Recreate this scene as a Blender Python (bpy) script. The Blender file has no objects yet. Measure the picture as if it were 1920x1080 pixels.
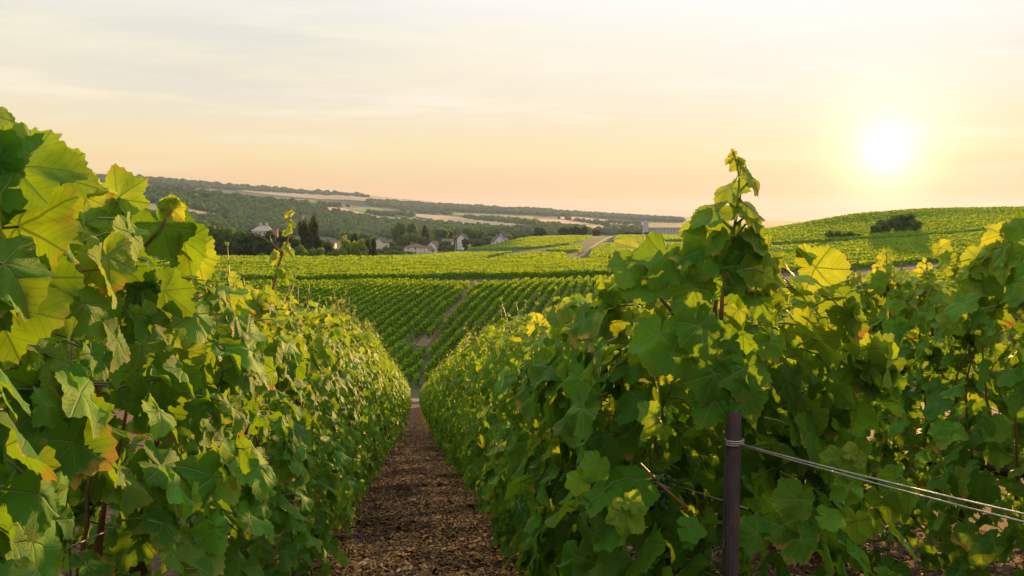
import bpy, math, random
import numpy as np
from mathutils import Vector
R = math.radians
C = bpy.context.scene.collection
rng = np.random.default_rng(7)
random.seed(7)

# ------------------------------------------------------------------ camera, world, sun, exposure
F_PX = 1493.0                       # focal length in photo pixels (1920 wide)
PSI = R(7.04)                       # the camera looks 7 degrees right of the row direction (+Y)
PITCH = math.atan(115/F_PX)         # slightly downwards
HV = np.array([math.sin(PSI), math.cos(PSI), 0.0])
RV = np.array([math.cos(PSI), -math.sin(PSI), 0.0])
ZV = np.array([0, 0, 1.0])
FV = HV*math.cos(PITCH) - ZV*math.sin(PITCH)
UV_ = HV*math.sin(PITCH) + ZV*math.cos(PITCH)
cam = bpy.data.cameras.new("camera"); co = bpy.data.objects.new("camera", cam); C.objects.link(co)
cam.sensor_width = 36; cam.lens = 36*F_PX/1920; cam.clip_start = 0.02; cam.clip_end = 60000
co.rotation_euler = (R(90)-PITCH, 0, -PSI)
bpy.context.scene.camera = co
sc = bpy.context.scene
sc.view_settings.view_transform = 'Standard'; sc.view_settings.look = 'None'
sc.view_settings.gamma = 1; sc.view_settings.exposure = 1.50
sc.cycles.max_bounces = 10; sc.cycles.transmission_bounces = 6; sc.cycles.transparent_max_bounces = 8
sc.cycles.volume_bounces = 1; sc.cycles.use_denoising = True

SUN_EL = R(4.8); SUN_AZ = PSI + math.atan((1655-960)/F_PX)       # from +Y towards +X
SD = np.array([math.sin(SUN_AZ)*math.cos(SUN_EL), math.cos(SUN_AZ)*math.cos(SUN_EL), math.sin(SUN_EL)])
sun = bpy.data.lights.new("sun", 'SUN'); so = bpy.data.objects.new("sun", sun); C.objects.link(so)
sun.energy = 5.0; sun.angle = R(0.6); sun.color = (1.0, 0.56, 0.19)
so.rotation_euler = Vector(SD).to_track_quat('Z', 'Y').to_euler()

class NT:
    """small helper for node trees"""
    def __init__(s, tree): s.t = tree; s.n = tree.nodes; s.l = tree.links
    def new(s, typ, **kw):
        nd = s.n.new(typ)
        for k, v in kw.items(): setattr(nd, k, v)
        return nd
    def put(s, sock, v):
        if isinstance(v, bpy.types.NodeSocket): s.l.new(v, sock)
        elif isinstance(v, (tuple, list)) and sock.type == 'RGBA': sock.default_value = tuple(v)+(1,) if len(v) == 3 else v
        else: sock.default_value = v
    def math(s, op, a, b=None, c=None, clamp=False):
        nd = s.new('ShaderNodeMath', operation=op, use_clamp=clamp)
        for i, v in enumerate((a, b, c)):
            if v is not None: s.put(nd.inputs[i], v)
        return nd.outputs[0]
    def vmath(s, op, a, b=None, out=0):
        nd = s.new('ShaderNodeVectorMath', operation=op)
        s.put(nd.inputs[0], a)
        if b is not None: s.put(nd.inputs[1], b)
        return nd.outputs[out]
    def mix(s, f, a, b, mode='MIX'):
        nd = s.new('ShaderNodeMix', data_type='RGBA', blend_type=mode)
        s.put(nd.inputs[0], f); s.put(nd.inputs[6], a); s.put(nd.inputs[7], b)
        return nd.outputs[2]
    def smooth(s, v, a, b, lo=0.0, hi=1.0):
        nd = s.new('ShaderNodeMapRange', interpolation_type='SMOOTHSTEP')
        for i, q in enumerate((v, a, b, lo, hi)): s.put(nd.inputs[i], q)
        return nd.outputs[0]
    def noise(s, vec, scale, detail=3, rough=0.5, out=0):
        nd = s.new('ShaderNodeTexNoise')
        if vec is not None: s.l.new(vec, nd.inputs['Vector'])
        nd.inputs['Scale'].default_value = scale; nd.inputs['Detail'].default_value = detail
        nd.inputs['Roughness'].default_value = rough
        return nd.outputs[out]
    def ramp(s, f, stops):
        nd = s.new('ShaderNodeValToRGB'); s.put(nd.inputs[0], f)
        e = nd.color_ramp.elements
        while len(e) < len(stops): e.new(0.5)
        for el, (p, c) in zip(e, stops): el.position = p; el.color = tuple(c)+(1,)
        return nd.outputs[0]

w = bpy.data.worlds.new("World"); sc.world = w; w.use_nodes = True
T = NT(w.node_tree); T.n.clear()
geo = T.new('ShaderNodeTexCoord').outputs['Generated']
dirn = T.vmath('NORMALIZE', geo)
sky = T.new('ShaderNodeTexSky', sky_type='NISHITA', sun_disc=False)
sky.sun_elevation = SUN_EL; sky.sun_rotation = SUN_AZ; sky.air_density = 1.2; sky.dust_density = 3.0
skyc = T.vmath('SCALE', sky.outputs[0]); skyc.node.inputs['Scale'].default_value = 0.05
sep = T.new('ShaderNodeSeparateXYZ'); T.l.new(dirn, sep.inputs[0])
el = sep.outputs[2]
dot = T.vmath('DOT_PRODUCT', dirn, tuple(SD), out=1)
# thin high veil of cloud, peach at the horizon, cream higher up
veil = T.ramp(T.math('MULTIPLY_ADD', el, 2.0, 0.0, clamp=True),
              [(0.0, (.28, .15, .060)), (0.08, (.30, .17, .066)), (0.17, (.345, .265, .13)), (0.30, (.35, .305, .21)), (0.44, (.36, .335, .255)), (0.54, (.37, .36, .32)), (0.68, (.58, .60, .59)), (1.0, (.72, .78, .83))])  # last stops, above the camera's view, brightened as added fill for the foliage
# streaky cirrus: project the direction on a plane high above
pl = T.new('ShaderNodeCombineXYZ')
den = T.math('ADD', T.math('MAXIMUM', el, 0.0), 0.10)
T.put(pl.inputs[0], T.math('DIVIDE', sep.outputs[0], den)); T.put(pl.inputs[1], T.math('DIVIDE', sep.outputs[1], den))
mp = T.new('ShaderNodeMapping'); T.l.new(pl.outputs[0], mp.inputs[0])
mp.inputs['Rotation'].default_value = (0, 0, R(20)); mp.inputs['Scale'].default_value = (0.55, 1.5, 1)
n1 = T.noise(mp.outputs[0], 1.1, 7, 0.62); n2 = T.noise(mp.outputs[0], 0.45, 3, 0.5)
cl = T.smooth(T.math('ADD', T.math('MULTIPLY', n1, 0.6), T.math('MULTIPLY', n2, 0.5)), 0.40, 0.70)
away = T.smooth(dot, 0.97, 0.72)
shade = T.math('MULTIPLY', T.math('MULTIPLY', cl, T.smooth(el, 0.06, 0.24)), T.math('MULTIPLY_ADD', away, 0.75, 0.10))
veil2 = T.mix(shade, veil, (.205, .222, .222))
lit = T.math('MULTIPLY', T.smooth(n1, 0.50, 0.70), T.smooth(el, 0.02, 0.15))
veil3 = T.mix(T.math('MULTIPLY', lit, 0.35), veil2, (.42, .38, .31))
# long soft streaks lying level above the horizon
mp2 = T.new('ShaderNodeMapping'); T.l.new(dirn, mp2.inputs[0]); mp2.inputs['Scale'].default_value = (2.4, 2.4, 24.0); mp2.inputs['Rotation'].default_value = (R(2), R(-3), 0)
n3 = T.noise(mp2.outputs[0], 1.0, 5, 0.6)
veil3 = T.mix(T.math('MULTIPLY', T.smooth(n3, .56, .76), T.smooth(el, .02, .10, 0.0, .55)), veil3, (.29, .235, .17))
veil3 = T.mix(T.math('MULTIPLY', T.smooth(n3, .46, .28), T.smooth(el, .02, .12, 0.0, .5)), veil3, (.41, .36, .28))
# brightness of the veil round the sun
ang = T.math('ARCCOSINE', T.math('MINIMUM', dot, 1.0))
g1 = T.math('EXPONENT', T.math('MULTIPLY', T.math('POWER', T.math('DIVIDE', ang, 0.30), 1.25), -1.0))
g2 = T.math('EXPONENT', T.math('MULTIPLY', T.math('POWER', T.math('DIVIDE', ang, 0.022), .95), -1.0))
g3 = T.math('EXPONENT', T.math('MULTIPLY', T.math('POWER', T.math('DIVIDE', ang, 0.70), 1.4), -1.0))
def sc_(c, f):
    nd = T.vmath('SCALE', c); T.put(nd.node.inputs['Scale'], f); return nd
hz = T.smooth(el, 0.0, 0.26)
c1 = T.mix(hz, (.02, .055, .01), (.02, .025, .05))
c3 = T.mix(hz, (.0, .008, .005), (.03, .035, .07))
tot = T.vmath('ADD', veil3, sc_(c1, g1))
tot = T.vmath('ADD', tot, sc_(c3, g3))
tot = T.vmath('ADD', tot, sc_(T.mix(0.0, (1.2, .9, .58), (1, 1, 1)), g2))
tot = T.vmath('ADD', tot, sc_(skyc, T.smooth(dot, .995, .4, .004, .30)))
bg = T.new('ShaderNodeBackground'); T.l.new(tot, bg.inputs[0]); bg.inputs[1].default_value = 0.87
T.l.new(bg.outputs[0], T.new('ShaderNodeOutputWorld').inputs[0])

# ------------------------------------------------------------------ projection helpers
def slope_of(py):
    v = (540-np.asarray(py, float))/F_PX
    return (-math.sin(PITCH)+math.cos(PITCH)*v)/(math.cos(PITCH)+math.sin(PITCH)*v)
def at(px, py, D):
    """point seen at photo pixel px,py at forward distance D"""
    d = FV + RV*(px-960)/F_PX + UV_*(540-py)/F_PX
    return d*(D/(d@HV))
def ang_of(px): return np.arctan((np.asarray(px, float)-960)/F_PX)
def world(a, D):
    """heading angle a from the view axis and forward distance D -> x, y"""
    l = np.tan(a)*D
    return HV[0]*D+RV[0]*l, HV[1]*D+RV[1]*l

def pchip(x, y, xq):
    x = np.asarray(x, float); y = np.asarray(y, float); xq = np.clip(xq, x[0], x[-1])
    h = np.diff(x); d = np.diff(y)/h
    m = np.zeros_like(y)
    for i in range(1, len(x)-1):
        if d[i-1]*d[i] > 0:
            w1 = 2*h[i]+h[i-1]; w2 = h[i]+2*h[i-1]
            m[i] = (w1+w2)/(w1/d[i-1]+w2/d[i])
    m[0] = d[0]; m[-1] = d[-1]
    k = np.clip(np.searchsorted(x, xq)-1, 0, len(x)-2)
    t = (xq-x[k])/h[k]
    return (y[k]*(1+2*t)*(1-t)**2+m[k]*h[k]*t*(1-t)**2+y[k+1]*t*t*(3-2*t)+m[k+1]*h[k]*t*t*(t-1))

# ------------------------------------------------------------------ terrain
S0 = 0.211
def near_z(x, y):
    rel = np.interp(y, [-20, 0, 3, 14, 30, 45, 60], [-.70, -.70, -.72, -.90, -.95, -.8, -.2])
    return rel - S0*y
Z = lambda D, z: (D, z, 1)
Y = lambda D, py: (D, py, 0)
cols = {
 -1500: [Z(45,-10.5),Z(60,-12),Z(105,-9),Z(190,-7),Z(400,-8),Z(1000,20),Z(1700,90),Z(3500,200),Z(7000,180)],
 0:    [Z(45,-10.5),Z(60,-12),Z(105,-8.6),Y(185,487),Z(260,-13),Z(420,-16),Y(800,420),Y(1100,385),Y(1500,350),Z(1900,85),Y(3500,328),Z(7000,180)],
 300:  [Z(45,-10.5),Z(60,-12),Z(105,-8.2),Y(185,487),Z(260,-13),Z(420,-17),Y(800,425),Y(1100,388),Y(1500,357),Z(1900,72),Y(3500,337),Z(7000,170)],
 450:  [Z(45,-10.4),Z(60,-12),Y(105,538),Y(185,487),Z(260,-13),Z(450,-18),Y(900,436),Y(1200,405),Y(1550,372),Z(1900,66),Y(2700,361),Y(3500,352),Z(7000,150)],
 600:  [Z(45,-10.3),Z(60,-12.1),Y(105,536),Y(187,487),Z(260,-13.5),Z(480,-19),Y(900,447),Y(1200,422),Y(1600,394),Y(1950,379),Z(2150,62),Y(2800,370),Y(3500,362),Z(7000,130)],
 700:  [Z(45,-10.3),Z(60,-12.1),Y(105,536),Y(190,488),Z(260,-14),Y(500,482),Z(620,-21),Y(950,448),Y(1400,420),Y(1900,400),Y(2500,386),Y(3300,368),Z(7000,110)],
 800:  [Z(45,-10.3),Z(60,-12.2),Y(105,536),Y(190,490),Z(250,-14),Y(350,488),Y(560,476),Z(700,-21),Y(1000,446),Y(1500,422),Y(2000,403),Y(2700,390),Y(3300,377),Z(7000,90)],
 900:  [Z(45,-10.3),Z(60,-12.2),Y(105,535),Y(190,490),Z(235,-11.5),Y(320,484),Y(450,473),Y(620,463),Z(760,-20),Y(1050,443),Y(1500,426),Y(2100,408),Y(2900,392),Y(3300,389),Z(7000,70)],
 1000: [Z(45,-10.3),Z(60,-12.2),Y(105,535),Y(190,491),Z(230,-10.2),Y(290,480),Y(420,461),Y(600,446),Z(850,-20),Y(1200,434),Y(1700,420),Y(2400,405),Y(3200,395),Z(7000,40)],
 1120: [Z(45,-10.3),Z(60,-12.1),Y(105,530),Y(190,490),Z(230,-9.6),Y(290,476),Y(420,456),Y(640,442),Z(900,-20),Y(1400,432),Y(2000,419),Y(2800,408),Y(3600,402),Z(7000,60)],
 1270: [Z(45,-10.3),Z(60,-11.8),Y(105,526),Y(190,482),Z(230,-8.2),Y(300,463),Y(450,450),Y(680,440),Z(950,-20),Y(1500,431),Y(2500,417),Y(4500,407),Z(7000,75)],
 1450: [Z(45,-10),Y(70,600),Y(110,545),Y(160,498),Y(230,466),Y(320,440),Y(430,427),Z(700,-12),Z(1000,-20),Y(2500,423),Y(4800,414),Z(7000,55)],
 1600: [Z(45,-9.8),Y(70,592),Y(110,540),Y(160,492),Y(230,456),Y(320,424),Y(420,402),Z(600,5),Z(1000,-10),Z(7000,50)],
 1750: [Z(45,-9.6),Y(70,585),Y(110,533),Y(160,486),Y(230,448),Y(330,413),Y(450,392),Z(620,9),Z(1000,0),Z(7000,60)],
 1920: [Z(45,-9.4),Y(70,578),Y(110,527),Y(160,480),Y(230,440),Y(330,408),Y(470,389),Z(700,11),Z(1000,4),Z(7000,70)],
 3400: [Z(45,-8.5),Z(70,-7.5),Z(110,-6.5),Z(230,-2),Z(470,9),Z(1000,12),Z(7000,80)],
}
LG = np.linspace(math.log(20), math.log(7000), 520)
tab = []
for px in sorted(cols):
    pts = [(D, v if k else D*float(slope_of(v))) for D, v, k in cols[px]]
    tab.append(pchip([math.log(20)]+[math.log(p[0]) for p in pts], [-5.0]+[p[1] for p in pts], LG))
tab = np.array(tab)
AG = np.linspace(ang_of(-1500), ang_of(3400), 700)
ca = np.array([ang_of(p) for p in sorted(cols)])
TABLE = np.array([pchip(ca, tab[:, j], AG) for j in range(len(LG))])      # [logD, ang]

def vnoise(x, y, s, seed=0):
    x = np.asarray(x)/s+seed*17.3; y = np.asarray(y)/s+seed*5.1
    xi = np.floor(x); yi = np.floor(y); fx = x-xi; fy = y-yi
    fx = fx*fx*(3-2*fx); fy = fy*fy*(3-2*fy)
    def h(a, b):
        v = np.sin(a*127.1+b*311.7)*43758.5453
        return v-np.floor(v)
    return (h(xi, yi)*(1-fx)+h(xi+1, yi)*fx)*(1-fy)+(h(xi, yi+1)*(1-fx)+h(xi+1, yi+1)*fx)*fy - .5

def ground_z(x, y):
    x = np.asarray(x, float); y = np.asarray(y, float)
    D = np.maximum(HV[0]*x+HV[1]*y, 1e-3); l = RV[0]*x+RV[1]*y
    a = np.arctan2(l, np.maximum(D, 1e-3))
    rr = np.hypot(x, y)
    lateral = np.abs(a) > 1.05
    Dq = np.where(lateral, np.maximum(D, rr*.5), D)
    la = np.clip((np.log(np.maximum(Dq, 20))-LG[0])/(LG[1]-LG[0]), 0, len(LG)-1.001)
    aa = np.clip((a-AG[0])/(AG[1]-AG[0]), 0, len(AG)-1.001)
    i = la.astype(int); j = aa.astype(int); u = la-i; v = aa-j
    far = (TABLE[i, j]*(1-v)+TABLE[i, j+1]*v)*(1-u)+(TABLE[i+1, j]*(1-v)+TABLE[i+1, j+1]*v)*u
    nz = near_z(x, y)
    behind = (HV[0]*x+HV[1]*y) < 1
    nz = np.where(y < -20, near_z(x, -20+0*y)+.05*np.abs(y+20), nz)
    t = np.clip((y-46)/(60-46), 0, 1); t = t*t*(3-2*t)
    t = np.where(behind, 0, t)
    z = nz*(1-t)+far*t
    big = np.clip((D-300)/700, 0, 1)*np.where(behind, 0, 1)
    z = z + big*(vnoise(x, y, 260)*9 + vnoise(x, y, 90, 2)*3)*np.clip(D/3000, .2, 1)
    z = z + np.clip(1-rr/30, 0, 1)*(vnoise(x, y, .35, 3)*.03+vnoise(x, y, .12, 4)*.018)
    return z
LOGD = np.exp(np.linspace(math.log(3), math.log(6500), 1500))
def hit(px, py, dmin=3, dmax=6500):
    """where the sight line of a photo pixel meets the terrain: world x, y, z, D (or None)"""
    D = LOGD[(LOGD >= dmin) & (LOGD <= dmax)]
    d = FV + RV*(px-960)/F_PX + UV_*(540-py)/F_PX
    d = d/(d@HV)
    P = D[:, None]*d
    g = ground_z(P[:, 0], P[:, 1])
    k = np.nonzero(g >= P[:, 2])[0]
    if len(k) == 0: return None
    k = k[0]
    return P[k, 0], P[k, 1], float(g[k]), D[k]

# ------------------------------------------------------------------ mesh helpers
def tag(o, label=None, cat=None, group=None, kind=None):
    if label: o['label'] = label
    if cat: o['category'] = cat
    if group: o['group'] = group
    if kind: o['kind'] = kind
    return o
def fast_mesh(name, V, Fc, mats, smooth=False, attrs=None, midx=None):
    """V (n,3), Fc (m,3) or (m,4) int array or a list of such arrays"""
    me = bpy.data.meshes.new(name)
    if not isinstance(Fc, list): Fc = [Fc]
    Fc = [f for f in Fc if len(f)]
    V = np.ascontiguousarray(V, dtype=np.float32)
    loops = np.concatenate([f.ravel() for f in Fc]).astype(np.int32)
    cnt = np.concatenate([np.full(len(f), f.shape[1], dtype=np.int32) for f in Fc])
    start = np.concatenate([[0], np.cumsum(cnt)[:-1]]).astype(np.int32)
    me.vertices.add(len(V)); me.vertices.foreach_set('co', V.ravel())
    me.loops.add(len(loops)); me.loops.foreach_set('vertex_index', loops)
    me.polygons.add(len(cnt)); me.polygons.foreach_set('loop_start', start)
    me.polygons.foreach_set('loop_total', cnt)
    if smooth: me.polygons.foreach_set('use_smooth', np.ones(len(cnt), dtype=bool))
    if midx is not None: me.polygons.foreach_set('material_index', np.asarray(midx, dtype=np.int32))
    for k, a in (attrs or {}).items():
        if a.shape[1] == 3:
            at_ = me.attributes.new(k, 'FLOAT_VECTOR', 'POINT'); at_.data.foreach_set('vector', np.ascontiguousarray(a, np.float32).ravel())
        else:
            at_ = me.attributes.new(k, 'FLOAT_COLOR', 'POINT'); at_.data.foreach_set('color', np.ascontiguousarray(a, np.float32).ravel())
    for m in (mats if isinstance(mats, (list, tuple)) else [mats]): me.materials.append(m)
    me.update(calc_edges=True); me.validate()
    return me
def link(name, me, parent=None, loc=None):
    o = bpy.data.objects.new(name, me); C.objects.link(o)
    if parent: o.parent = parent
    if loc is not None: o.location = loc
    return o
def empty(name, loc, rz=0):
    o = bpy.data.objects.new(name, None); C.objects.link(o); o.location = loc; o.rotation_euler = (0, 0, rz); o.empty_display_size = .1
    return o
class MB:
    """collects boxes, tubes and prisms into one mesh"""
    def __init__(s): s.v = []; s.f = []
    def add(s, V, Fs):
        b = len(s.v); s.v += [tuple(map(float, p)) for p in V]; s.f += [tuple(i+b for i in f) for f in Fs]
    def box(s, x0, x1, y0, y1, z0, z1):
        s.add([(x0,y0,z0),(x1,y0,z0),(x1,y1,z0),(x0,y1,z0),(x0,y0,z1),(x1,y0,z1),(x1,y1,z1),(x0,y1,z1)],
              [(0,3,2,1),(4,5,6,7),(0,1,5,4),(1,2,6,5),(2,3,7,6),(3,0,4,7)])
    def tube(s, pts, rad, n=6, cap=True):
        pts = [np.array(p, float) for p in pts]
        rad = [rad]*len(pts) if np.isscalar(rad) else rad
        V = []; nrm = None
        for i, p in enumerate(pts):
            d = pts[min(i+1, len(pts)-1)]-pts[max(i-1, 0)]; d = d/(np.linalg.norm(d)+1e-9)
            if nrm is None:
                nrm = np.cross(d, (0, 0, 1.0) if abs(d[2]) < .9 else (1.0, 0, 0))
            nrm = nrm-d*(nrm@d); nrm /= np.linalg.norm(nrm)+1e-9
            b = np.cross(d, nrm)
            for k in range(n):
                a = 2*math.pi*k/n; V.append(p+rad[i]*(math.cos(a)*nrm+math.sin(a)*b))
        Fs = [(i*n+k, i*n+(k+1) % n, (i+1)*n+(k+1) % n, (i+1)*n+k) for i in range(len(pts)-1) for k in range(n)]
        if cap: Fs += [tuple(range(n))[::-1], tuple((len(pts)-1)*n+k for k in range(n))]
        s.add(V, Fs)
    def build(s, name, mat, parent=None, smooth=False, loc=None):
        me = bpy.data.meshes.new(name); me.from_pydata(s.v, [], s.f); me.materials.append(mat)
        if smooth: me.polygons.foreach_set('use_smooth', [True]*len(me.polygons))
        me.update()
        return link(name, me, parent, loc)

# ------------------------------------------------------------------ materials
def new_mat(name):
    m = bpy.data.materials.new(name); m.use_nodes = True
    t = NT(m.node_tree); t.n.clear()
    out = t.new('ShaderNodeOutputMaterial')
    return m, t, out
def principled(t, col, rough=.7, spec=.3, metal=0, bump=None, bstr=.4, bdist=.02):
    b = t.new('ShaderNodeBsdfPrincipled'); t.put(b.inputs['Base Color'], col); t.put(b.inputs['Roughness'], rough)
    b.inputs['Specular IOR Level'].default_value = spec; b.inputs['Metallic'].default_value = metal
    if bump is not None:
        bp = t.new('ShaderNodeBump'); bp.inputs['Strength'].default_value = bstr; bp.inputs['Distance'].default_value = bdist
        t.l.new(bump, bp.inputs['Height']); t.l.new(bp.outputs[0], b.inputs['Normal'])
    return b
def simple(name, col, rough=.7, spec=.3, metal=0, var=.25, scale=6, bstr=.3, bdist=.01):
    m, t, out = new_mat(name)
    co_ = t.new('ShaderNodeTexCoord').outputs['Object']
    n = t.noise(co_, scale, 5, .6)
    c = t.mix(n, tuple(v*(1-var) for v in col), tuple(min(1, v*(1+var)) for v in col))
    b = principled(t, c, rough, spec, metal, n, bstr, bdist)
    t.l.new(b.outputs[0], out.inputs[0]); return m

def leaf_material(name, dark, mid, young, trans, tf=.42, veins=True):
    m, t, out = new_mat(name)
    a = t.new('ShaderNodeAttribute', attribute_name='lv')
    s = t.new('ShaderNodeSeparateColor'); t.l.new(a.outputs['Color'], s.inputs[0])
    rnd, patchy, yng = s.outputs
    col = t.mix(rnd, dark, mid); col = t.mix(yng, col, young)
    tcol = t.mix(yng, trans, (.75, .70, .05))
    tcol = t.mix(t.math('MULTIPLY', rnd, .35), tcol, (.32, .44, .015))
    bump = None
    geo_ = t.new('ShaderNodeNewGeometry')
    if veins:
        lc = t.new('ShaderNodeAttribute', attribute_name='lc').outputs['Vector']
        q = t.new('ShaderNodeSeparateXYZ'); t.l.new(lc, q.inputs[0])
        x, y, _ = q.outputs
        r = t.math('SQRT', t.math('ADD', t.math('MULTIPLY', x, x), t.math('MULTIPLY', y, y)))
        th = t.math('ARCTAN2', t.math('ABSOLUTE', x), y)
        c1 = t.math('MULTIPLY', t.math('GREATER_THAN', th, R(27)), R(54))
        c2 = t.math('MULTIPLY', t.math('GREATER_THAN', th, R(84)), R(60))
        da = t.math('SUBTRACT', th, t.math('ADD', c1, c2))
        al = t.math('MULTIPLY', r, t.math('COSINE', da)); off = t.math('MULTIPLY', r, t.math('ABSOLUTE', t.math('SINE', da)))
        main = t.smooth(off, t.math('MULTIPLY_ADD', al, -.014, .032), 0.004)
        nz = t.noise(lc, 5, 3, .5)
        wv = t.math('FRACT', t.math('MULTIPLY', t.math('ADD', t.math('SUBTRACT', al, t.math('MULTIPLY', off, .85)), t.math('MULTIPLY', nz, .06)), 7.5))
        sec = t.smooth(t.math('ABSOLUTE', t.math('SUBTRACT', wv, .5)), .08, .0)
        sec = t.math('MULTIPLY', sec, .6)
        vein = t.math('MAXIMUM', main, sec)
        pos = geo_.outputs['Position']
        fine = t.noise(lc, 26, 4, .6); blot = t.noise(pos, 9, 3, .6)
        col = t.mix(t.math('MULTIPLY', t.smooth(blot, .35, .75), .45), col, (.13, .17, .015))
        col = t.mix(t.math('MULTIPLY', fine, .22), col, (.02, .045, .01))
        col = t.mix(t.math('MULTIPLY', vein, .75), col, (.26, .30, .09))
        # orange margins and patches, their strength set per leaf
        edge = t.smooth(t.math('ADD', t.math('MULTIPLY', r, .75), t.math('MULTIPLY', t.noise(pos, 24, 4, .7), .75)), .86, 1.06)
        se = t.math('MULTIPLY', edge, patchy)
        col = t.mix(se, col, (.52, .29, .06)); tcol = t.mix(se, tcol, (.36, .17, .03))
        tcol = t.mix(t.math('MULTIPLY', vein, .75), tcol, (.035, .06, .008)); tcol = t.mix(t.math('MULTIPLY', t.smooth(blot, .4, .7), .5), tcol, (.05, .12, .006))
        bump = t.math('SUBTRACT', t.math('MULTIPLY', fine, .35), t.math('MULTIPLY', vein, .8))
    back = t.mix(.3, col, (.11, .17, .05))
    col = t.mix(geo_.outputs['Backfacing'], col, back)
    b = principled(t, col, .58 if veins else .8, .12 if veins else .04, 0, bump, .6, .006)
    tr = t.new('ShaderNodeBsdfTranslucent'); t.l.new(tcol, tr.inputs[0])
    mx = t.new('ShaderNodeMixShader'); mx.inputs[0].default_value = tf
    t.l.new(b.outputs[0], mx.inputs[1]); t.l.new(tr.outputs[0], mx.inputs[2]); t.l.new(mx.outputs[0], out.inputs[0])
    return m
M = {}
M['vine'] = leaf_material('vine_leaf', (.026, .125, .010), (.088, .30, .013), (.36, .43, .03), (.20, .35, .008), .40)
M['vinefar'] = leaf_material('vine_leaf_distant', (.026, .10, .007), (.085, .21, .010), (.20, .30, .02), (.27, .40, .008), .44, veins=False)
M['tree'] = leaf_material('tree_leaf', (.045, .095, .016), (.11, .18, .025), (.22, .25, .04), (.12, .20, .02), .25, veins=False)
M['pine'] = leaf_material('dark_tree_leaf', (.014, .026, .010), (.026, .045, .013), (.08, .09, .02), (.04, .06, .01), .18, veins=False)
M['wood_far'] = leaf_material('woodland_leaf', (.030, .075, .024), (.070, .13, .035), (.09, .12, .03), (.05, .08, .015), .15, veins=False)
M['redtree'] = leaf_material('copper_leaf', (.04, .015, .012), (.06, .02, .015), (.09, .05, .03), (.08, .02, .01), .2, veins=False)
M['cane'] = simple('green_cane', (.13, .13, .035), .5, .4, var=.5, scale=30)
M['bark'] = simple('vine_bark', (.055, .032, .020), .9, .1, var=.6, scale=60, bstr=.9, bdist=.006)
M['redcane'] = simple('ripening_cane', (.17, .075, .03), .5, .4, var=.4, scale=30)
M['trunk'] = simple('tree_bark', (.07, .055, .04), .9, .1, var=.4, scale=3)
def rusty():
    m, t, out = new_mat('weathered_steel')
    c = t.new('ShaderNodeTexCoord').outputs['Object']; mp_ = t.new('ShaderNodeMapping'); t.l.new(c, mp_.inputs[0]); mp_.inputs['Scale'].default_value = (1, 1, .25)
    n1 = t.noise(mp_.outputs[0], 70, 5, .7); n2 = t.noise(c, 24, 4, .6)
    col = t.mix(n1, (.05, .036, .042), (.12, .085, .09)); col = t.mix(t.smooth(n2, .52, .68, 0, .8), col, (.13, .055, .03)); col = t.mix(t.smooth(n1, .66, .78), col, (.26, .23, .22))
    b = principled(t, col, t.smooth(n2, .4, .7, .42, .85), .5, .4, n1, .5, .002); t.l.new(b.outputs[0], out.inputs[0]); return m
M['steel'] = rusty()
M['wire'] = simple('galvanised_wire', (.34, .28, .24), .55, .4, .5, var=.5, scale=60)
M['grape'] = simple('unripe_grape', (.06, .13, .03), .35, .5, var=.3, scale=40)

# ------------------------------------------------------------------ ground sheet
def ground_material():
    m, t, out = new_mat('ground')
    g = t.new('ShaderNodeNewGeometry').outputs['Position']
    q = t.new('ShaderNodeSeparateXYZ'); t.l.new(g, q.inputs[0])
    dist = t.vmath('LENGTH', g, out=1)
    n1 = t.noise(g, 7, 6, .65); n2 = t.noise(g, 60, 5, .7); n3 = t.noise(g, 1.3, 3, .5)
    soil = t.ramp(n2, [(.30, (.028, .015, .010)), (.48, (.10, .056, .034)), (.62, (.17, .10, .055)), (.80, (.26, .16, .09))])
    soil = t.mix(t.smooth(n1, .5, .75), soil, (.045, .026, .017), 'MIX')
    green = t.mix(t.noise(g, .35, 4, .6), (.050, .075, .018), (.10, .085, .035))
    c = t.mix(t.smooth(q.outputs[1], 44, 60), soil, t.mix(t.noise(g, .8, 4, .6), (.10, .065, .035), (.06, .075, .02)))
    hill = t.mix(t.noise(g, .012, 5, .6), (.028, .050, .018), (.050, .075, .024))
    c = t.mix(t.smooth(dist, 260, 420), c, hill)
    b = principled(t, c, .95, .1, 0, t.math('ADD', t.math('MULTIPLY', n1, .6), n2), .9, .03)
    t.l.new(b.outputs[0], out.inputs[0]); return m
M['ground'] = ground_material()
angs = np.concatenate([np.arange(-180, -46, 4.0), np.arange(-46, 46, .22), np.arange(46, 180, 4.0)])
rad = np.concatenate([[.15, .4, .8], np.exp(np.linspace(math.log(1.2), math.log(9000), 330))])
A_, R_ = np.meshgrid(np.radians(angs), rad)
gx = R_*np.sin(A_+PSI); gy = R_*np.cos(A_+PSI)
gz = ground_z(gx, gy)
nA, nR = len(angs), len(rad)
V = np.stack([gx, gy, gz], -1).reshape(-1, 3)
V = np.vstack([V, [[0, 0, float(near_z(0, 0))]]])
ii, jj = np.meshgrid(np.arange(nR-1), np.arange(nA), indexing='ij')
q4 = np.stack([ii*nA+jj, ii*nA+(jj+1) % nA, (ii+1)*nA+(jj+1) % nA, (ii+1)*nA+jj], -1).reshape(-1, 4)[:, ::-1]
q3 = np.stack([np.full(nA, len(V)-1), (np.arange(nA)+1) % nA, np.arange(nA)], -1)
tag(link('ground', fast_mesh('ground', V, [q4, q3], M['ground'], smooth=True)), kind='structure')

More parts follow.
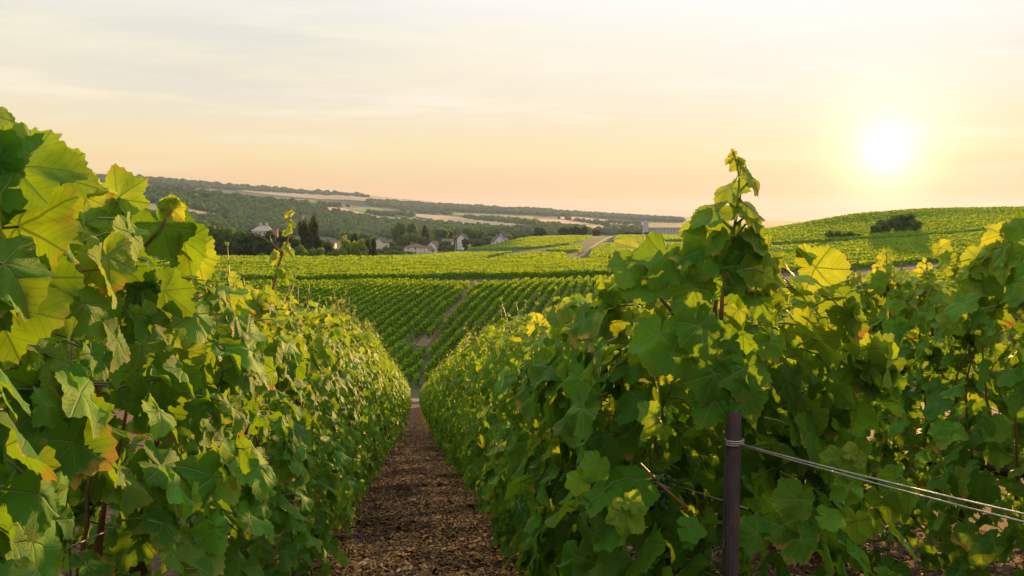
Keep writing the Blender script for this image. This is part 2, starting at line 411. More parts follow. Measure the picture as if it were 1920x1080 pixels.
# ------------------------------------------------------------------ grape leaf templates
def leaf_outline(th, lob, teeth, ph):
    """radius of a grape leaf outline by angle from the tip direction"""
    t = abs(th); r = 0
    for a, l, wd in ((0, 1.0, .62), (R(56)*lob[1], .90*lob[0], .60), (R(114)*lob[1], .78*lob[0], .72)):
        r = max(r, l*(1-.27*(abs(t-a)/wd)**1.1))
    r = max(r, .62)
    k = (R(180)-t)/R(24)
    if k < 1: r *= .12+.88*max(0, k)**.55
    if teeth: 
        s = (th*teeth/(2*math.pi)+ph) % 1.0
        r *= 1+(.092 if teeth > 20 else .11)*((1-s/.62) if s < .62 else (s-.62)/.38)-.06
    return r
def leaf_template(seed, N, rings, teeth):
    g = random.Random(seed)
    lob = (g.uniform(.88, 1.03), g.uniform(.94, 1.06)); ph = g.random()
    fold = g.uniform(-.05, .50); droop = g.uniform(.05, .65); wave = g.uniform(.05, .16); wf = g.choice([3, 4, 5]); wp = g.random()*6
    side = g.uniform(-.25, .25); roll = g.uniform(-.1, .5)
    V = [(0, 0, 0)]; L = [(0, 0, 0)]
    for i in range(1, rings+1):
        f = i/rings
        for k in range(N):
            th = -math.pi+2*math.pi*(k+.5)/N
            ro = leaf_outline(th, lob, teeth if i == rings else 0, ph)
            r = ro*f
            x = r*math.sin(th); y = r*math.cos(th)
            t = abs(th); da = t-(0 if t < R(27) else R(54) if t < R(84) else R(114))
            pucker = .10*r*abs(math.sin(da))*2
            z = -fold*abs(x)*.8 + pucker - droop*(max(y, 0)**2)*.55 - roll*x*x*.45 + wave*f*f*math.sin(wf*th+wp) + side*x*y*.5 + .045*math.sin(6*x+wp)*math.sin(5.3*y+wp*2) + .014*math.sin(17*x+wp)*math.sin(15*y-wp)
            V.append((x, y, z)); L.append((x, y, 0))
    Fc = [(0, 1+k, 1+(k+1) % N) for k in range(N-0) if k != N-1]
    for i in range(1, rings):
        for k in range(N-1):
            a = 1+(i-1)*N+k; b = a+1; c = 1+i*N+k+1; d = 1+i*N+k
            Fc += [(a, d, c), (a, c, b)]
    return np.array(V), np.array(Fc), np.array(L)
# faces wound so that the leaf's upper side (+z) is the front
LEAF = {0: [leaf_template(s, 112, 6, 28) for s in range(16)], 1: [leaf_template(30+s, 36, 3, 12) for s in range(12)],
        2: [leaf_template(60+s, 11, 1, 0) for s in range(8)]}
for k in LEAF: LEAF[k] = [(v, f[:, ::-1].copy(), l) for v, f, l in LEAF[k]]

class Leaves:
    """collects leaf placements: base point, tip direction, normal, size, colour values"""
    def __init__(s): s.p = []; s.t = []; s.n = []; s.s = []; s.c = []; s.lod = []
    def add(s, p, tip, nrm, size, c=(.5, 0, 0), lod=0):
        s.p.append(p); s.t.append(tip); s.n.append(nrm); s.s.append(size); s.c.append(c); s.lod.append(lod)
    def build(s, name, mat, parent, local=None, stalks=None):
        P = np.array(s.p, float); Tt = np.array(s.t, float); Nn = np.array(s.n, float); S = np.array(s.s); Cc = np.array(s.c); Lo = np.array(s.lod)
        if local is not None: P = P-np.array(local)
        Nn /= np.linalg.norm(Nn, axis=1)[:, None]+1e-9
        Tt = Tt-Nn*(Tt*Nn).sum(1)[:, None]; Tt /= np.linalg.norm(Tt, axis=1)[:, None]+1e-9
        X = np.cross(Tt, Nn)
        r_ = np.random.default_rng(len(P))
        Vs, Fs, Ls, Cs = [], [], [], []; base = 0
        for lod in (0, 1, 2):
            idx = np.nonzero(Lo == lod)[0]
            if not len(idx): continue
            var = r_.integers(0, len(LEAF[lod]), len(idx))
            for k, (v, f, l) in enumerate(LEAF[lod]):
                I = idx[var == k]
                if not len(I): continue
                sx = S[I]*r_.uniform(.9, 1.12, len(I)); sz = S[I]*r_.uniform(.6, 1.5, len(I))
                W = P[I][:, None]+v[None, :, 0:1]*sx[:, None, None]*X[I][:, None]+v[None, :, 1:2]*S[I][:, None, None]*Tt[I][:, None]+v[None, :, 2:3]*sz[:, None, None]*Nn[I][:, None]
                Vs.append(W.reshape(-1, 3)); n = len(v)
                Fs.append((f[None]+(np.arange(len(I))*n)[:, None, None]+base).reshape(-1, 3)); base += n*len(I)
                ll = np.repeat(l[None], len(I), 0).copy(); Ls.append(ll.reshape(-1, 3))
                cc = np.concatenate([Cc[I], np.ones((len(I), 1))], 1); Cs.append(np.repeat(cc[:, None], n, 1).reshape(-1, 4))
        Fs = [np.vstack(Fs)]; mi = np.zeros(len(Fs[0]), int)
        if stalks is not None and stalks.v:
            sv = np.array(stalks.v)-np.array(local); Vs.append(sv); Ls.append(np.zeros((len(sv), 3))); Cs.append(np.zeros((len(sv), 4)))
            sf = [f for f in stalks.f if len(f) == 4]; Fs.append(np.array(sf)+base); mi = np.concatenate([mi, np.ones(len(sf), int)]); mat = [mat, M['cane']]
        me = fast_mesh(name, np.vstack(Vs), Fs, mat, smooth=True, attrs={'lc': np.vstack(Ls), 'lv': np.vstack(Cs)}, midx=mi)
        return link(name, me, parent)

# ------------------------------------------------------------------ grape vines
class Canes:
    """canes each in a mesh of their own; leaf stalks and tendrils go with the foliage"""
    def __init__(s, split): s.split = split; s.c = []; s.st = MB()
    def tube(s, pts, rad, n=6, cap=True):
        r0 = rad if np.isscalar(rad) else rad[0]
        if r0 < .0026: s.st.tube(pts, rad, n, cap)
        else:
            if s.split or not s.c: s.c.append(MB())
            s.c[-1].tube(pts, rad, n, cap)
    def build(s, o, loc):
        for mb, nm in [(m, 'cane') for m in s.c]:
            if not mb.v: continue
            mb.v = [tuple(np.array(v)-loc) for v in mb.v]; mb.build(nm, M['redcane'] if nm == 'cane' else M['cane'], o, smooth=True)
def rnd3(s): return np.array([random.gauss(0, s), random.gauss(0, s), random.gauss(0, s)])
def shoot(base, direction, length, L, cb, lod, r0=.0032, s0=.055, n=None, tendrils=True, lean=None, youngest=1.0, bright=.6):
    """a cane with alternating leaves that get smaller and paler towards the tip"""
    d = np.array(direction, float); d /= np.linalg.norm(d)
    n = n or max(4, int(length/.050)); pts = [np.array(base, float)]
    cur = rnd3(.12)
    for i in range(n):
        d = d+cur*.12+rnd3(.03); d /= np.linalg.norm(d); pts.append(pts[-1]+d*length/n)
    cb.tube(pts, [r0*(1-.75*i/n) for i in range(n+1)], 5 if lod < 2 else 3)
    lat = np.cross(d, (0, 0, 1.0)); 
    if np.linalg.norm(lat) < .1: lat = np.array([1.0, 0, 0])
    lat /= np.linalg.norm(lat); ax = np.array([math.cos(random.random()*6), math.sin(random.random()*6), 0])
    for i in range(1, n+1):
        f = i/n; sgn = 1 if i % 2 else -1
        out = ax*sgn+rnd3(.25)+np.array([0, 0, .45]); out /= np.linalg.norm(out)
        sz = s0*.72*(1-.70*f**1.2)*random.uniform(.8, 1.15)
        pe = pts[i]+out*sz*random.uniform(.7, 1.1)
        if lod < 2: cb.tube([pts[i], (pts[i]+pe)/2+np.array([0, 0, .004]), pe], [r0*.45, r0*.4, r0*.35], 4, cap=False)
        tip = out*1.0+np.array([0, 0, -.9*(1-f)])+rnd3(.3)
        nr = np.array([0, 0, 1.0])+out*.35+rnd3(.45)
        yg = min(1, max(0, (f-.25)*1.25*youngest))*random.uniform(.6, 1)
        L.add(pe, tip, nr, sz, (random.uniform(.3, 1)*bright+.2, random.random()*.2, yg), lod)
    for k in range(3):
        L.add(pts[-1], rnd3(.5)+np.array([0, 0, .7]), rnd3(.6)+ax, s0*.17, (.8, .1, 1), lod)
    if tendrils and lod < 2:
        for k in range(random.choice([1, 2])):
            i = random.randint(n//2, n-1); p = pts[i]; dd = ax*random.choice([-1, 1])+np.array([0, 0, .6])+rnd3(.2); tp = [p]
            for j in range(8):
                dd = dd+rnd3(.18); dd /= np.linalg.norm(dd); tp.append(tp[-1]+dd*.014)
            cb.tube(tp, [.0011-.0001*j for j in range(9)], 4)

def fill(L, cb, y0, y1, xc, hfun, n, lod, size=(.036, .060), zb=.10, hw=.23, gz=None, sparse=0, keep=None, patchy=.16):
    """leaves of one vine's canopy wall; y0..y1 along the row, hfun(y) canopy height over ground"""
    g = gz or (lambda x, y: near_z(x, y))
    for i in range(n):
        y = random.uniform(y0, y1); h = hfun(y)
        f = random.random()**.85
        z = zb+(h-zb)*f
        wv = hw*(.55+.45*math.sin(min(1, f*1.25+.22)*math.pi*.72))*(1.05 if f < .8 else 1-.45*(f-.8)/.2)
        wv *= 1+.42*vnoise(y*1.0, z*1.0, .24, 5)*2
        side = random.choice([-1, 1]); u = random.random()**.45
        x = xc+side*wv*u
        p = np.array([x, y, z+float(g(x, y))])
        if keep and not keep(p): continue
        nr = np.array([side*(.35+.7*u), random.gauss(.08, .38), random.gauss(.50, .30)])+rnd3(.20)
        if f > .88: nr = np.array([side*.5, 0, .7])+rnd3(.55)
        tip = np.array([side*.30, random.gauss(0, .55), -1.0 if f < .9 else -.3])+rnd3(.25)
        s = random.uniform(*size)*(1 if f < .85 else random.uniform(.6, 1))
        if random.random() < .14: s *= .6
        yg = max(0, (f-.74)/.26)*random.uniform(.1, 1.0) if random.random() < .75 else random.uniform(0, .35)
        sn = 1.0 if random.random() < patchy else random.uniform(0, .25)
        L.add(p, tip, nr, s, (random.random(), sn, yg), lod)
        if lod < 2 and random.random() < (.5 if lod == 0 else .25):
            q = p-np.array([side*random.uniform(.03, .06), random.gauss(0, .025), -random.uniform(-.02, .03)])
            cb.tube([q, (p+q)/2+np.array([0, 0, .005]), p], [.0016, .0013, .0011], 4, cap=False)

def vine_wood(y, xc, h, tb, cb, lod, y0=None, y1=None):
    """gnarled trunk and the canes that climb the wires"""
    x = xc+random.uniform(-.02, .02); pts = []; rr = []
    z0 = float(near_z(x, y))
    for i in range(9):
        pts.append(np.array([x+math.sin(i*1.1+y)*.014, y+math.cos(i*1.7)*.016+i*.004, z0-.04+i*.06])); rr.append(.024-.0012*i+random.uniform(-.002, .004))
    tb.tube(pts, rr, 8)
    arm = [pts[-1]]
    for i in range(6): arm.append(arm[-1]+np.array([random.gauss(0, .008), .085, random.gauss(0, .01)-S0*.085]))
    tb.tube(arm, [.014-.0012*i for i in range(7)], 6)
    for k in range(9 if lod < 2 else 5):
        b = np.array(random.choice(arm)); b[1] += random.uniform(-.35, .05)
        p = [b]; d = np.array([random.gauss(0, .12), random.gauss(0, .12), 1.0]); L_ = (h-.50)*random.uniform(.65, .88)
        for i in range(7):
            d = d+rnd3(.08); d[0] -= (p[-1][0]-xc)*1.5; d /= np.linalg.norm(d); p.append(p[-1]+d*L_/7)
        cb.tube(p, [.0045-.0004*i for i in range(8)], 5 if lod < 2 else 3)

def make_vine(row, y, xc, n, lod, hfun, label, hero=None, y0=None, y1=None, shoots=(), group=None, keep=None, size=(.036, .060), hw=.23, bunches=(), patchy=.16, zb=.10):
    y0 = y-.52 if y0 is None else y0; y1 = y+.52 if y1 is None else y1
    o = empty('grape_vine', (xc, y, float(near_z(xc, y)))); tag(o, label, 'grapevine', group)
    L = Leaves(); tb = MB(); cb = Canes(label != 'proto')
    vine_wood(y, xc, hfun(y), tb, cb, lod)
    fill(L, cb, y0, y1, xc, hfun, n, lod, size, hw=hw, keep=keep, patchy=patchy, zb=zb)
    for (b, d, ln, s0) in shoots: shoot(b, d, ln, L, cb, lod, s0=s0)
    if hero: hero(L, cb)
    loc = np.array(o.location)
    tb.v = [tuple(np.array(v)-loc) for v in tb.v]
    tb.build('trunk', M['bark'], o, smooth=True)
    cb.build(o, loc)
    L.build('foliage', M['vine'], o, loc, cb.st)
    for p in bunches:
        g = MB(); p = np.array(p)-loc; gg = random.Random(3)
        me_v, me_f = ico(2)
        for i in range(46):
            f = (i/46); rr = .026*(1-.65*f)*math.sqrt(gg.random()); a = gg.random()*6.28
            c = p+np.array([rr*math.cos(a), rr*math.sin(a), -f*.095]); g.add(me_v*.0062+c, me_f)
        g.build('grape_bunch', M['grape'], o, smooth=True)
    return o
def ico(n):
    import bmesh
    bm = bmesh.new(); bmesh.ops.create_icosphere(bm, subdivisions=n, radius=1.0)
    v = np.array([p.co[:] for p in bm.verts]); f = [tuple(q.index for q in fc.verts) for fc in bm.faces]; bm.free(); return v, f

# leaves placed one by one where the photograph shows them
HS = [.66]
def hl(L, px, py, D, size, tip, tilt=(0, 0), c=(.5, 0, 0), lod=0, cb=None, stem=None):
    """leaf with its base (where the stalk joins) at a pixel; tip = direction in the picture in degrees (0 right, 90 up)"""
    p = at(px, py, D); a = R(tip)
    td = RV*math.cos(a)+ZV*math.sin(a)
    if np.isscalar(tilt): tilt = (-math.sin(a)*tilt, math.cos(a)*tilt) if math.cos(a) > 0 else (math.sin(a)*tilt, -math.cos(a)*tilt)
    nr = -HV+RV*tilt[0]+ZV*tilt[1]
    # keep the tip in the picture plane while the blade tilts
    L.add(p, td, nr, size*HS[0], c, lod)
    if cb is not None and stem is not None:
        q = at(stem[0], stem[1], D+.03)
        cb.tube([q, (p+q)/2+np.array([0, 0, .006]), p], [.0022, .0018, .0015], 6, cap=False)

XL, XR, XR2, XR3, XL2 = -.51, .53, 1.61, 2.72, -1.62
def hL(y): return float(np.interp(y, [0, .8, 1.3, 1.75, 2.2, 4.2, 8, 20, 45], [1.05, 1.04, 1.00, .99, 1.00, 1.17, 1.45, 1.56, 1.45])) + .04*vnoise(y, y*.3, .25, 8)
def hR(y): return float(np.interp(y, [1.1, 1.3, 1.8, 2.5, 4, 9, 20, 45], [.88, .96, .97, .99, 1.07, 1.30, 1.36, 1.2])) + .05*vnoise(y, y*.3+9, .3, 9)
def hR2(y): return float(np.interp(y, [1.3, 1.9, 2.2, 2.7, 3.3, 4, 9, 45], [1.08, 1.10, 1.12, 1.08, 1.14, 1.10, 1.2, 1.2])) + .07*vnoise(y, y*.3+3, .35, 10)

def clear_left(p): return p[0] < -.25
def lshoots(k, y, xc, h, n, s0=.045, ln=(.08, .22)):
    out = []
    for i in range(n):
        yy = y+random.uniform(-.45, .45); x = xc+random.uniform(-.08, .08)
        out.append(((x, yy, float(near_z(x, yy))+h(yy)-.07), (random.gauss(0, .2), random.gauss(0, .25), 1), random.uniform(*ln), random.uniform(.75, 1.1)*s0))
    return out

def hero_left0(L, cb):
    HS[0] = .74
    # the big drooping pair at the upper left corner
    hl(L, 30, 318, .80, .088, 12, (.25, .55), (.35, .1, .0), cb=cb, stem=(8, 350))
    hl(L, 46, 312, .84, .070, 118, (-.75, .35), (.4, .2, .05), cb=cb, stem=(8, 350))
    hl(L, -10, 300, .80, .07, 200, (.1, .3), (.2, .1, 0))
    hl(L, 60, 520, .82, .085, 250, (.2, .3), (.15, .3, .0))
    hl(L, 35, 425, .83, .10, -25, (-.25, .25), (.75, .45, .05), cb=cb, stem=(0, 450))
    hl(L, 100, 330, .90, .075, -70, (.3, .2), (.9, .1, .15))
    hl(L, -10, 570, .78, .095, -12, (.1, .45), (.12, .35, 0))
    hl(L, 100, 800, .86, .105, -35, (.15, .35), (.2, .8, 0), cb=cb, stem=(50, 815))
    hl(L, -20, 860, .78, .105, -62, (.15, .35), (.25, .25, 0))
    hl(L, -10, 930, .77, .105, -50, (.1, .5), (.3, .25, 0))
    hl(L, 95, 735, .92, .075, -20, (.1, .5), (.3, .7, 0))
def hero_left1(L, cb):
    HS[0] = .72
    hl(L, 222, 372, 1.12, .068, 98, (-.15, -.1), (1., .35, .30), cb=cb, stem=(245, 460))
    hl(L, 162, 420, 1.10, .060, 150, (.2, .1), (.9, .1, .25)); hl(L, 190, 410, 1.12, .058, -60, (.2, .2), (.95, .1, .30))
    hl(L, 238, 500, 1.12, .076, -52, (.0, .10), (.25, 0, 0), cb=cb, stem=(232, 470))
    hl(L, 300, 420, 1.2, .085, -62, (.85, .0), (.55, 0, .05)); hl(L, 345, 452, 1.25, .080, -85, (-.3, -.1), (.65, 0, .05), cb=cb, stem=(330, 430))
    hl(L, 362, 475, 1.32, .075, -78, (-.2, -.3), (1., .1, .45))
    hl(L, 310, 545, 1.14, .070, -45, (-.2, .1), (.6, .1, .05)); hl(L, 250, 590, 1.1, .088, 200, (.1, .6), (.05, .1, 0))
    hl(L, 318, 385, 1.2, .026, 160, (.1, .2), (1, 0, 1)); hl(L, 322, 390, 1.2, .036, -50, (.2, .1), (1, 0, 1)); hl(L, 326, 382, 1.2, .016, 40, (.2, .3), (1, 0, 1))
    hl(L, 324, 375, 1.2, .014, 110, (.2, .1), (1, 0, .8))
    p = [at(232, 560, 1.16), at(236, 500, 1.15), at(240, 450, 1.15), at(235, 400, 1.15)]; cb.tube(p, [.0045, .004, .0035, .002], 6)
    p = [at(215, 590, 1.16), at(205, 540, 1.15), at(190, 480, 1.15)]; cb.tube(p, [.0045, .004, .003], 6)
    p = [at(262, 470, 1.19), at(300, 430, 1.2), at(322, 392, 1.2)]; cb.tube(p, [.003, .0025, .002], 6)
    hl(L, 375, 690, 1.25, .058, 200, (.0, .45), (.9, 0, .25)); hl(L, 350, 660, 1.25, .05, -40, (.2, .5), (.95, 0, .4)); hl(L, 345, 655, 1.26, .045, 60, (.3, .5), (.9, 0, .3))
    hl(L, 290, 770, 1.12, .078, -65, (.15, .15), (.35, .6, 0), cb=cb, stem=(250, 735)); hl(L, 322, 700, 1.14, .072, -115, (.1, .2), (.45, .1, 0))
    hl(L, 305, 940, .98, .045, 165, (.1, .5), (1, .1, .5)); hl(L, 330, 930, .99, .05, -25, (.2, .6), (1, .1, .5)); hl(L, 300, 935, .98, .03, 100, (.2, .6), (1, .1, .6))
    hl(L, 255, 995, .95, .070, -100, (.1, .7), (.3, .1, .05))
def tall_shoot(L, cb):
    HS[0] = .42
    D = 2.35
    pts = [at(500, 600, D), at(508, 560, D), at(514, 530, D), at(521, 500, D), at(529, 478, D), at(538, 455, D), at(543, 430, D), at(543, 402, D)]
    cb.tube(pts, [.0042, .004, .0037, .0034, .003, .0026, .0021, .0014], 6)
    for a in ([(527, 472), (512, 458), (496, 447), (481, 441)], [(510, 455), (507, 447), (506, 441)], [(541, 436), (556, 429), (570, 418), (584, 406)], [(562, 424), (566, 414), (569, 404)], [(543, 402), (550, 395), (560, 392)]):
        cb.tube([at(x, y, D) for x, y in a], [.0016, .0013, .0010, .0008][:len(a)] if len(a) < 5 else .001, 4)
    for (x, y, s, t, tl, yg) in [(540, 402, 0.037, 215, .8, 1), (545, 399, 0.028, 20, .5, .9), (546, 417, 0.050, -47, 1.6, .6), (541, 431, 0.062, 210, 1.4, .6), (536, 437, 0.028, 240, .5, 1),
                                 (538, 457, 0.034, -60, .6, 1), (541, 466, 0.074, -56, 1.8, .95), (512, 478, 0.071, 222, 1.8, .6), (516, 475, 0.053, 250, .6, .95), (514, 486, 0.050, 245, .9, .95),
                                 (530, 508, 0.071, -70, 1.2, .35), (526, 510, 0.062, 250, .9, .5), (505, 545, 0.062, 190, .5, .3), (536, 520, 0.071, -20, .6, .2)]:
        hl(L, x, y, D, s, t, tl, (.9, .1, yg), lod=0, cb=cb, stem=(x+random.choice([-5, 5]), y+5))
    for (x, y, s, t, tl, yg) in [(425, 515, .04, 100, (.4, .3), .9), (440, 520, .042, 70, (.2, .1), .8), (415, 530, .03, 240, (.4, .3), .6), (455, 560, .055, -30, (.3, .7), .5), (395, 570, .05, 160, (.4, .6), .4),
                                 (470, 600, .06, -60, (.2, .5), .3), (520, 590, .055, -80, (.4, .4), .35), (500, 575, .03, 90, (.2, .2), .9), (430, 545, .05, -100, (.2, .3), .2)]:
        hl(L, x, y, 2.2, s, t, tl, (.9, .1, yg), lod=0)
def sun_shoot(L, cb):
    HS[0] = .62
    for (cx, cy, D, k) in ((1660, 560, 2.75, 1.0), (1560, 590, 3.0, .8), (1735, 560, 2.7, .8)):
        pts = [at(cx+14, cy+70, D), at(cx+8, cy+20, D), at(cx+4, cy-35*k, D), at(cx+2, cy-88*k, D)]; cb.tube(pts, [.004, .0035, .0028, .0015], 6)
        for (dx, dy, s_, t, tl, yg) in [(0, -88, .022, 100, .3, 1), (-4, -80, .035, 200, .8, 1), (6, -78, .035, -20, .8, 1), (4, -60, .060, -60, .7, .95), (-6, -58, .062, 215, .5, .95), (2, -40, .075, -85, .3, .8),
                                        (-12, -30, .080, 225, .5, .7), (18, -25, .080, -40, .6, .7), (0, -8, .088, -95, .2, .5), (-25, 0, .080, 200, .7, .4), (28, 5, .085, -30, .6, .4), (-5, 30, .09, -110, .3, .3), (20, 40, .09, -70, .3, .25)]:
            hl(L, cx+dx*1.2, cy+dy*k, D, s_, t+random.uniform(-12, 12), tl, (.9, .1, yg))
def edge_top(L, cb):
    HS[0] = .62
    D = 2.05
    cb.tube([at(1905, 600, D), at(1895, 520, D), at(1890, 460, D), at(1893, 430, D)], [.0045, .004, .003, .002], 6)
    for (x, y, s_, t, tl, yg) in [(1880, 440, .085, 195, .4, .8), (1895, 450, .080, -10, .9, .5), (1875, 470, .07, 250, .4, .6), (1905, 470, .085, -60, .5, .4), (1850, 500, .075, 215, .7, .5), (1880, 520, .09, -100, .3, .35), (1830, 540, .08, 200, .6, .5), (1905, 530, .09, -80, .4, .3),
                                  (1800, 560, .07, 170, .7, .6), (1850, 570, .09, -110, .3, .3), (1790, 600, .08, 230, .5, .4)]:
        hl(L, x, y, D, s_, t, tl, (.9, .1, yg))
def hero_right0(L, cb):
    HS[0] = .66
    D = 1.28
    st = [at(1352, 600, D), at(1354, 560, D), at(1362, 510, D), at(1370, 470, D), at(1376, 430, D), at(1383, 395, D), at(1388, 362, D), at(1386, 335, D), at(1383, 312, D), at(1376, 290, D), at(1374, 283, D)]
    cb.tube(st, [.0036, .0034, .0031, .0028, .0026, .0023, .002, .0017, .0014, .001, .0008], 8)
    for a in ([(1384, 395), (1377, 388), (1365, 378)], [(1389, 360), (1398, 350), (1404, 343)], [(1376, 425), (1390, 412), (1400, 404)], [(1372, 455), (1385, 437), (1398, 420)], [(1360, 520), (1345, 500), (1338, 470)], [(1366, 520), (1380, 508), (1402, 496)], [(1376, 430), (1358, 415), (1345, 395)], [(1384, 300), (1388, 306), (1390, 315), (1388, 330)]):
        cb.tube([at(x, y, D) for x, y in a], [.0024, .002, .0018, .0016][:len(a)], 6)
    for p in ([(1290, 640), (1265, 590), (1235, 555), (1215, 530)], [(1345, 620), (1340, 585), (1345, 550)], [(1320, 640), (1315, 600), (1318, 560)]):
        cb.tube([at(x, y, D+.03) for x, y in p], [.004, .0036, .003, .0025][:len(p)], 6)
    H = [ # px, py, size, tip angle, tilt, colour
     (1374, 291, .013, 190, .9, (.3, .7, .9)), (1377, 289, .010, 60, .8, (.3, .7, .9)), (1386, 301, .019, 15, 1.0, (.3, .7, .8)), (1368, 299, .016, 225, .8, (.3, .7, .9)), (1374, 284, .008, 100, (.1, .1), (.3, .7, .9)),
     (1382, 305, .028, 228, .9, (.3, .7, .7)), (1402, 327, .050, -50, 1.5, (.3, .6, .6)), (1412, 345, .040, -50, 1.5, (.3, .6, .6)),
     (1372, 352, .064, 222, 2.4, (.4, .3, .35)), (1398, 384, .064, -38, 1.5, (.5, .2, .30)), (1404, 408, .055, -28, 2.2, (.4, .2, .3)),
     (1345, 395, .078, 203, 1.9, (.45, .1, .15)), (1412, 440, .055, -48, 1.2, (.5, .4, .2)),
     (1328, 432, .085, 235, .6, (.5, .3, .2)), (1376, 452, .082, -72, .5, (.4, .3, .1)), (1352, 500, .090, -108, .3, (.3, .2, .05)), (1420, 500, .08, -60, .5, (.5, .4, .25)), (1300, 540, .085, 240, .4, (.4, .1, .1)), (1440, 470, .06, -40, .8, (.6, .5, .4)), (1372, 715, .095, -88, .2, (.35, .2, .0)), (1340, 745, .085, -115, .3, (.3, .1, .0)), (1405, 735, .085, -70, .4, (.4, .2, .0)),
     (1325, 462, .090, -100, (.0, .25), (.35, .2, .0)), (1395, 478, .088, -48, (.2, .2), (.45, .2, .1)), (1400, 455, .058, -50, (.1, .1), (.10, .1, .0)),
     (1245, 480, .092, 238, (.55, .45), (.45, .1, .05)), (1180, 500, .070, 238, (.5, .6), (.8, .1, .15)), (1215, 520, .085, 215, (.1, .9), (.5, .1, .05)), (1290, 480, .05, 200, (.2, 1.3), (.4, .6, .1)),
     (1310, 610, .088, -80, (.2, .35), (.4, .1, .0)), (1260, 660, .075, -60, (.3, .3), (.3, .1, .0)), (1385, 540, .055, -75, (.3, .2), (.15, .3, .0)), (1420, 560, .065, -65, (.4, .3), (.35, .2, .05)), (1440, 520, .05, -20, (.1, .5), (.8, .3, .3)),
     (1370, 640, .040, 190, (.1, .1), (.0, .0, 0)), (1395, 690, .085, -95, (.1, .2), (.4, .2, .05)), (1340, 700, .085, -110, (.1, .3), (.3, .1, .0)), (1445, 640, .06, -60, (.2, .3), (.6, .5, .1)),
     (1465, 985, .062, -88, (.0, .20), (.35, .8, .10)), (1495, 935, .074, -120, (.05, .15), (.45, .7, .12)), (1590, 910, .062, -80, (.2, .15), (.75, .0, .12)), (1570, 860, .045, 170, (.2, .3), (.8, .1, .3)), (1595, 850, .030, 80, (.2, .3), (1, .2, .7)), (1612, 862, .03, -30, (.3, .1), (1, .1, .5)), (1580, 870, .04, -60, (.3, .1), (1, .1, .5)),
     (1550, 970, .05, -30, (.1, 1.1), (.8, .1, .2)), (1500, 1010, .075, -60, (.2, .3), (.5, .6, 0)), (1420, 1000, .065, 190, (.2, .3), (.35, .4, 0)),
     (1165, 960, .046, 215, (.1, .35), (1, .1, .55)), (1175, 965, .060, -45, (.15, .35), (1, .1, .45)), (1185, 945, .040, 60, (.2, .5), (1, .1, .45)), (1160, 945, .020, 120, (.2, .5), (1, .1, .8)),
     (1290, 990, .05, -12, (.1, 1.0), (.5, .1, 0)), (1230, 780, .06, 235, (.75, .4), (.7, .1, .2)), (1085, 900, .04, -100, (.1, .3), (1, .1, .35)), (1120, 870, .05, -120, (.3, .4), (.7, 0, .1))]
    for (x, y, s, t, tl, c) in H:
        hl(L, x, y, D-(.05 if y > 600 else 0), s, t, tl, c)
    p = [at(1200, 870, 1.35), at(1240, 910, 1.33), at(1290, 955, 1.30)]; cb.tube(p, .0028, 6)

MAXY = 46
GL = 'vines of the left row further down the slope'; GR = 'vines of the right row further down the slope'
G2 = 'vines of the second row on the right further down'; G3 = 'vines of the third row on the right'
specials = {}
# ---- left row, near vines
make_vine('L', .45, XL, 900, 0, hL, 'nearest grapevine at the left edge, its huge leaves with orange margins', hero_left0, y0=-.25, y1=1.0, keep=clear_left, size=(.036, .062), patchy=.22)
make_vine('L', 1.45, XL, 740, 0, hL, 'second grapevine from the left edge, large backlit leaves against the far hills', hero_left1, y0=.95, y1=1.98, keep=clear_left, size=(.036, .060), patchy=.22)
make_vine('L', 2.45, XL, 620, 0, hL, 'grapevine in the left row with one tall thin shoot and tendrils over the fields', tall_shoot, shoots=lshoots(0, 2.45, XL, hL, 5, .05), patchy=.2)
make_vine('L', 3.45, XL, 560, 1, hL, 'grapevine in the left row just beyond the one with the tall thin shoot', shoots=lshoots(0, 3.45, XL, hL, 6), patchy=.2)
make_vine('L', 4.45, XL, 540, 1, hL, 'second grapevine beyond the tall thin shoot in the left row, yellow tips catching the sun', shoots=lshoots(0, 4.45, XL, hL, 7), patchy=.2)
# ---- right row, near vines
make_vine('R', 1.62, XR, 720, 0, hR, 'large grapevine at the dark end post, its tall shoot rising into the sky', hero_right0, y0=1.20, y1=2.05, keep=lambda p: p[0] > .27, size=(.044, .072), hw=.25,
          bunches=(at(1075, 1005, 1.85), at(1240, 880, 1.6)), patchy=.1)
make_vine('R', 2.6, XR, 640, 0, hR, 'first grapevine behind the one at the end post in the right row', size=(.040, .066), shoots=lshoots(0, 2.6, XR, hR, 5, .05), y0=2.0, y1=3.12, hw=.22, patchy=.06)
make_vine('R', 3.6, XR, 580, 1, hR, 'second grapevine behind the end post vine in the right row, upright yellow tip', shoots=lshoots(0, 3.6, XR, hR, 5), patchy=.06)
make_vine('R', 4.6, XR, 560, 1, hR, 'third grapevine behind the end post vine in the right row', shoots=lshoots(0, 4.6, XR, hR, 6), patchy=.06)
# ---- second right row
make_vine('Q', 1.75, XR2, 760, 0, hR2, 'grapevine at the right edge of the picture, yellow green leaves backlit at the top', edge_top, y0=1.2, y1=2.3, shoots=lshoots(0, 1.8, XR2, hR2, 6, .055, (.05, .11)), size=(.038, .062))
make_vine('Q', 2.8, XR2, 920, 0, hR2, 'sunlit grapevine with pale leafy shoots below the sun, behind the brace wires', sun_shoot, y0=2.28, y1=3.32, shoots=lshoots(0, 2.8, XR2, hR2, 8, .055, (.08, .2)), size=(.038, .060))
make_vine('Q', 3.8, XR2, 700, 1, hR2, 'grapevine of the second right row seen just right of the end post vine', shoots=lshoots(0, 3.8, XR2, hR2, 9, .05))
make_vine('Q', 4.8, XR2, 560, 1, hR2, 'grapevine of the second right row, second beyond the pale leafy shoot', shoots=lshoots(0, 4.8, XR2, hR2, 8))

